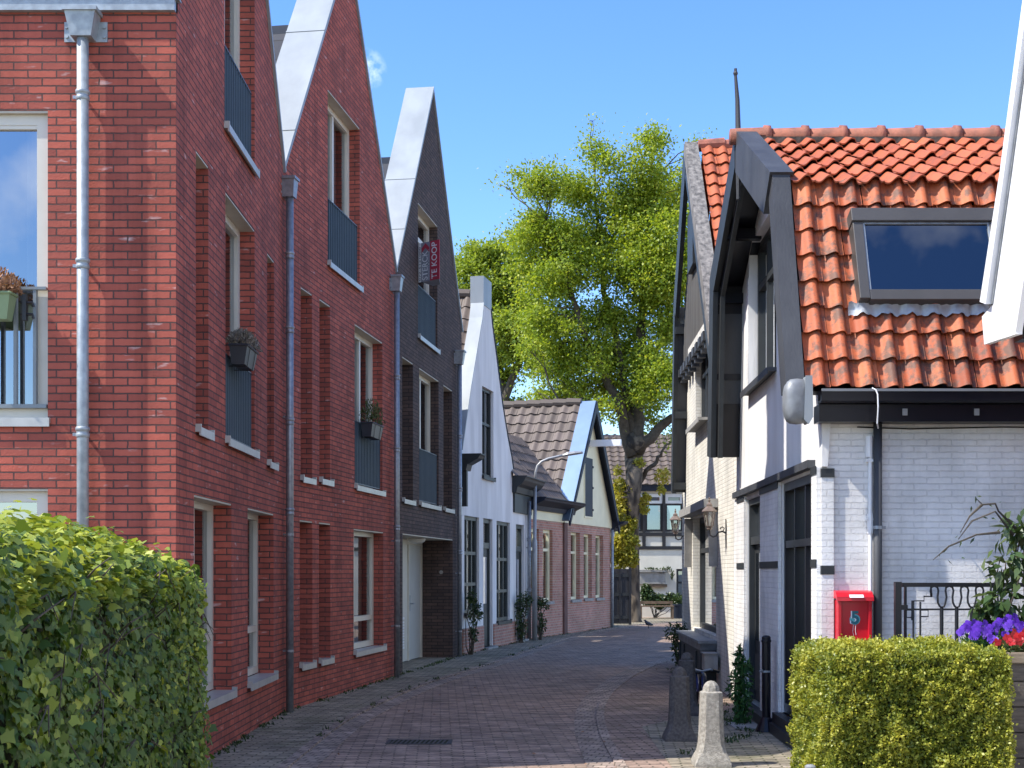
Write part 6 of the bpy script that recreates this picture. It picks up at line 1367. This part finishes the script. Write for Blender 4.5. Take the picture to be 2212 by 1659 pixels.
mb = MB(); mb.box(XA+.04, XA+1.95, YA+.08, YA+1.1, ZT-.08, ZT-.02); mb.build('soil', MT['earth'], pl)
def make_pansy(col, label, group, seedn):
    random.seed(seedn)
    t = thing('pansy', label, 'flower', (0, 0, 0), group); n = 60
    P, d = blob_points(n, (0, 0, .05), (.08, .08, .07)); leaf_mesh('leaves', P, d+[0, 0, .2], d*.4+RNG.normal(size=(n, 3))*.4+[0, 0, .7], RNG.uniform(.03, .055, n), MT['leaf_herb' if col == 'petal_red' else 'leaf_weed'], t, shape='lance', aspect=.6, local=True)
    Cs, As, Ns = [], [], []
    for k in range(5):
        c = Vector((random.uniform(-.085, .075), random.uniform(-.09, .03), random.uniform(.09, .17))); nn = Vector((random.uniform(-.7, .5), -1, random.uniform(-.1, .7))).normalized(); a = nn.cross(Vector((0, 0, 1))).normalized(); b = nn.cross(a)
        for j in range(5):
            th = 2*math.pi*j/5+random.uniform(-.15, .15); r = a*math.cos(th)+b*math.sin(th); Cs.append(c+r*.015+nn*random.uniform(0, .006)); As.append(r+nn*random.uniform(-.1, .35)); Ns.append(nn+r*random.uniform(-.2, .2))
    k = len(Cs); leaf_mesh('petals', Cs, As, Ns, RNG.uniform(.028, .040, k), MT[col], t, shape='petal', local=True)
    m = MB(); 
    for k in range(5):
        c = Vector(Cs[5*k])
        m.tube([(c.x*.3, c.y*.3, .0), (c.x*.8, c.y*.7+.01, c.z*.6), (c.x, c.y+.012, c.z)], .003, 4, cap=False)
    m.build('stalks', MT['leaf_weed'], t, local=True)
    return t
pp = make_pansy('petal_purple', 'purple pansy in the wooden planter behind the box hedge', 'purple pansies in the planter', 1)
pr_ = make_pansy('petal_red', 'red pansy in the wooden planter at the right edge', 'red pansies in the planter', 2)
for i, (x, y, Y, z, s_) in enumerate(((2085, 0, 9.75, 0, 1), (2080, 0, 9.45, 0, 1), (2112, 0, 9.85, .02, 1.1), (2108, 0, 9.5, 0, 1), (2135, 0, 9.7, .02, 1.1), (2158, 0, 9.6, .02, 1), (2180, 0, 9.8, .04, 1.1), (2205, 0, 9.7, .03, 1.1), (2145, 0, 9.45, .0, .9), (2200, 0, 9.95, .06, 1.1))):
    o = pp if i == 0 else copy_tree(pp); o.location = (max(XA+.05, (x-CX)/F*Y), Y, ZT-.03+z); o.rotation_euler = (0, 0, random.uniform(-.5, .5)); o.scale = (s_, s_, s_)
for i, (x, Y, z, s_) in enumerate(((2178, 9.2, 0, 1), (2200, 9.25, .01, 1), (2222, 9.2, .0, 1), (2196, 9.42, .03, 1))):
    o = pr_ if i == 0 else copy_tree(pr_); o.location = ((x-CX)/F*Y, Y, ZT-.04+z); o.rotation_euler = (0, 0, random.uniform(-.5, .5)); o.scale = (s_, s_, s_)

# ---- bollards
def make_bollard(label, loc, mat):
    t = tag(None, None) if False else None
    m = MB(); k = math.pi/8
    def octr(hw, ch, z): return [(hw, -hw+ch, z), (hw, hw-ch, z), (hw-ch, hw, z), (-hw+ch, hw, z), (-hw, hw-ch, z), (-hw, -hw+ch, z), (-hw+ch, -hw, z), (hw-ch, -hw, z)]
    R_ = [octr(.155, .004, -.05), octr(.150, .004, .03), octr(.135, .012, .075), octr(.115, .026, .12), octr(.104, .036, .18), octr(.098, .040, .28), octr(.088, .036, .60), octr(.088, .036, .612), octr(.068, .03, .622)]
    for i in range(6):
        a = i/5*math.pi/2*.97; hw = .066*math.cos(a)+.002; R_.append(octr(hw, hw*.58, .622+.085*math.sin(a)))
    v = [p for r in R_ for p in r]; f = [(8*i+j, 8*i+(j+1) % 8, 8*i+8+(j+1) % 8, 8*i+8+j) for i in range(len(R_)-1) for j in range(8)]+[tuple(range(7, -1, -1)), tuple(8*(len(R_)-1)+j for j in range(8))]
    m.add(v, f); o = m.build('bollard', MT[mat], bevel=.004); o.location = loc
    return tag(o, label, 'bollard', 'concrete bollards beside the road')
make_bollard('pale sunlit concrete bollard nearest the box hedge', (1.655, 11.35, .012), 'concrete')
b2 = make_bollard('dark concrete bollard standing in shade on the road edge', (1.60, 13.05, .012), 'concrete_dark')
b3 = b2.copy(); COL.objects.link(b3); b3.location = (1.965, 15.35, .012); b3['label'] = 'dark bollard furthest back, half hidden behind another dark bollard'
bp_ = thing('steel_bollard', 'slim black steel bollard post before the shop door', 'bollard', (2.56, 13.75, .012))
mb = MB(); mb.lathe([(.115, -.04), (.115, .01), (.06, .13), (.045, .15), (.045, .90), (.052, .905), (.052, .925), (.045, .93), (.045, .955), (.03, .97), (.005, .975)], (2.56, 13.75, .012), 16); mb.build('post', MT['black'], bp_, smooth=False)
mb = MB(); mb.lathe([(.046, .60), (.052, .60), (.052, .62), (.046, .62)], (2.56, 13.75, .012), 14); mb.tube([(2.515, 13.72, .63), (2.49, 13.70, .63)], .012, 8); mb.build('lock_ring', MT['zinc'], bp_)
mb = MB(); mb.box(2.28, 2.56, 13.9, 14.45, .014, .035); o = tag(mb.build('stone_slab', MT['stone'], bevel=.006), 'flat grey stone slab on the ground beside the black steel bollard', 'slab')
mb = MB(); mb.lathe([(.03, -.02), (.03, .42), (.034, .43), (.034, .46), (.02, .47)], (1.86, 8.52, -.05), 12); tag(mb.build('grey_post', MT['lamp_pole']), 'short grey metal post at the left foot of the box hedge', 'post')

# ---- small bicycle leaning behind the pale bollard
bk = thing('bicycle', 'small blue bicycle mostly hidden behind the pale bollard', 'bicycle', (2.2, 15.6, 0))
def wheel(y, r=.22):
    m = MB(); n = 24; pts = [(2.19, y+r*math.cos(2*math.pi*i/n), .235+r*math.sin(2*math.pi*i/n)) for i in range(n+1)]; m.tube(pts, .022, 6, cap=False); wv_ = m.build('wheel', MT['blackmatt'], bk)
    m = MB(); m.tube([(2.16, y, .235), (2.22, y, .235)], .025, 8)
    for i in range(8): a = math.pi*i/8; m.tube([(2.19, y+r*math.cos(a), .235+r*math.sin(a)), (2.19, y-r*math.cos(a), .235-r*math.sin(a))], .003, 4)
    m.build('hub', MT['zinc'], wv_)
wheel(15.62); wheel(16.38)
mb = MB(); mb.tube([(2.19, 15.62, .235), (2.19, 15.72, .48)], .016, 7); mb.tube([(2.19, 15.71, .45), (2.19, 16.08, .22), (2.19, 16.38, .235)], .016, 7); mb.tube([(2.19, 16.08, .22), (2.19, 16.18, .42)], .014, 7); mb.build('frame', MT['bike_blue'], bk)
mb = MB(); mb.tube([(2.00, 15.78, .47), (2.10, 15.72, .50), (2.19, 15.71, .48), (2.28, 15.72, .50), (2.38, 15.78, .47)], .012, 7); hb = mb.build('handlebar', MT['zinc'], bk)
mb = MB(); mb.tube([(1.99, 15.785, .47), (2.07, 15.735, .49)], .018, 7); mb.tube([(2.39, 15.785, .47), (2.31, 15.735, .49)], .018, 7); mb.build('grip', MT['blackmatt'], hb)
mb = MB(); mb.box(2.13, 2.25, 16.06, 16.30, .42, .46); mb.build('saddle', MT['blackmatt'], bk, bevel=.015)
mb = MB(); mb.tube([(2.21, 16.1, .2), (2.36, 15.95, .02)], .01, 6); mb.build('kickstand', MT['blackmatt'], bk)

# ---- drain grate, gate, bench, bird
g = [ground(831, 1611), ground(945, 1611), ground(978, 1596), ground(870, 1596)]
dg = thing('drain_grate', 'slotted iron drain grate set in the road', 'drain', (-.86, 12.95, 0)); cg = sum((Vector(p) for p in g), Vector())/4
mb = MB(); X0, X1, Yq0, Yq1 = cg.x-.31, cg.x+.31, cg.y-.17, cg.y+.17
mb.box(X0, X1, Yq0, Yq0+.03, -.02, .006); mb.box(X0, X1, Yq1-.03, Yq1, -.02, .006); mb.box(X0, X0+.03, Yq0+.03, Yq1-.03, -.02, .006); mb.box(X1-.03, X1, Yq0+.03, Yq1-.03, -.02, .006); mb.build('rim', MT['iron'], dg)
mb = MB()
for i in range(13):
    x = X0+.035+.044*i; mb.hexa([(x, Yq0+.03, -.015), (x+.02, Yq0+.03, -.015), (x+.02+.02, Yq1-.03, -.015), (x+.02, Yq1-.03, -.015), (x, Yq0+.03, .005), (x+.02, Yq0+.03, .005), (x+.04, Yq1-.03, .005), (x+.02, Yq1-.03, .005)])
mb.build('grid', MT['iron'], dg); mb = MB(); mb.box(X0+.03, X1-.03, Yq0+.03, Yq1-.03, .001, .003); mb.build('gully_shade', MT['hull'], dg)  # flat dark sheet stands for the shaded gully under the bars
YG = 41.6; gx0, gx1 = pix(1320, 0, YG).x, pix(1358, 0, YG).x; gz = pix(0, 1229, YG).z
gd = thing('wooden_gate', 'dark wooden double gate between the brick cottage and the big tree', 'gate', ((gx0+gx1)/2, YG, 0))
mb = MB(); n = 8; wd = (gx1-gx0)/n
for i in range(n): mb.box(gx0+wd*i+.0005, gx0+wd*(i+1)-.0005, YG, YG+.03, .05, gz)
mb.build('boards', MT['gatewood'], gd)
mb = MB(); xm = (gx0+gx1)/2
for z in (.25, gz*.55, gz-.2): mb.box(gx0, gx1, YG-.025, YG-.002, z-.05, z+.05)
mb.build_each('rail', MT['trim_dark'], gd); mb = MB(); mb.box(xm-.03, xm+.03, YG-.04, YG-.026, .05, gz); mb.box(gx0-.05, gx0, YG-.05, YG+.05, 0, gz+.05); mb.box(gx1, gx1+.08, YG-.05, YG+.05, 0, gz+.05); mb.build('post', MT['blackmatt'], gd)
YB2 = 47.0; bq = lambda x: (x-CX)/F*YB2
bn = thing('wooden_bench', 'brown wooden bench below the bushes of the timber framed house', 'bench', (bq(1418), YB2, 0))
mb = MB()
for i in range(3): mb.box(bq(1379), bq(1455), YB2-.20+.14*i, YB2-.08+.14*i, .43, .47)
mb.build('seat', MT['brown_wood'], bn); mb = MB()
for i in range(1): mb.box(bq(1379), bq(1455), YB2+.22, YB2+.25, .52, .62)
mb.build('backrest', MT['brown_wood'], bn)
for x in (1384, 1452):
    mb = MB(); mb.box(bq(x)-.03, bq(x)+.03, YB2-.18, YB2-.12, 0, .43); mb.box(bq(x)-.03, bq(x)+.03, YB2+.16, YB2+.21, 0, .60); mb.build('leg', MT['brown_wood'], bn)
tb = thing('flower_tub', 'dark blue tub beside the wooden bench', 'plant pot', (bq(1467), 47.6, 0)); mb = MB(); mb.lathe([(.17, 0), (.22, .45), (.24, .46), (.24, .52), (.2, .52), (.19, .46)], (bq(1467), 47.6, 0), 16); mb.build('pot', MT['navy'], tb)
P, d = blob_points(220, (bq(1467), 47.6, .62), (.24, .24, .2)); leaf_mesh('leaves', P, d+[0, 0, .2], RNG.normal(size=(220, 3)), RNG.uniform(.06, .11, 220), MT['leaf_shrub'], tb, shape='lance')
bd_ = thing('pigeon', 'small grey bird standing on the road before the tree', 'bird', tuple(ground(1401, 1358)))
c = ground(1401, 1358); mb = MB(); mb.tube([c+Vector((.14, 0, .10)), c+Vector((.06, 0, .12)), c+Vector((-.03, 0, .15)), c+Vector((-.08, 0, .20)), c+Vector((-.10, 0, .24)), c+Vector((-.15, 0, .235))], [.012, .045, .06, .04, .028, .004], 10)
for s_ in (-.02, .02): mb.tube([c+Vector((0, s_, .10)), c+Vector((-.01, s_, 0))], .006, 5)
mb.build('body', MT['bird'], bd_, smooth=True)

# ---- small growth in the joints at the foot of the walls, and some dry leaves
Cs, As, Ns = [], [], []
def tufts(line, n, spread):
    for _ in range(n):
        i = random.randrange(len(line)-1); t = random.random(); a, b = line[i], line[i+1]; c = Vector((a[0]+(b[0]-a[0])*t, a[1]+(b[1]-a[1])*t, .02)); m_ = random.randint(4, 12)
        for _ in range(m_):
            Cs.append(c+Vector((random.gauss(0, spread), random.gauss(0, spread), random.uniform(.0, .025)))); As.append(Vector((random.gauss(0, .6), random.gauss(0, .6), 1))); Ns.append(Vector((random.gauss(0, 1), random.gauss(0, 1), .2)))
tufts([(-2.57, 10.8), (-2.57, 15.6), (-1.78, 20.9), (-.94, 26.4), (.45, 32.5), (2.8, 39.3)], 150, .035)
tufts([(p[0]-.05, p[1]) for p in KL[14:60]], 30, .03); tufts([(1.5, 12), (2.4, 13.5), (2.3, 15), (2.6, 17.5), (2.6, 22.5)], 90, .06)
n = len(Cs); tag(leaf_mesh('weeds', Cs, As, Ns, RNG.uniform(.02, .06, n), MT['leaf_shrub'], None, shape='lance', aspect=.35), kind='stuff')
n = 120; y = RNG.uniform(9, 34, n); x = np.interp(y, [9, 15, 21, 27, 34], [-1.7, -1.5, -.9, .3, 1.8])+RNG.random(n)**1.6*3.2
tag(leaf_mesh('fallen_leaves', np.stack([x, y, np.full(n, .026)], 1), np.stack([RNG.normal(size=n), RNG.normal(size=n), RNG.normal(0, .15, n)], 1), np.stack([RNG.normal(0, .25, n), RNG.normal(0, .25, n), np.ones(n)], 1), RNG.uniform(.02, .05, n), MT['leaf_dry'], None, shape='lance', aspect=.6), kind='stuff')
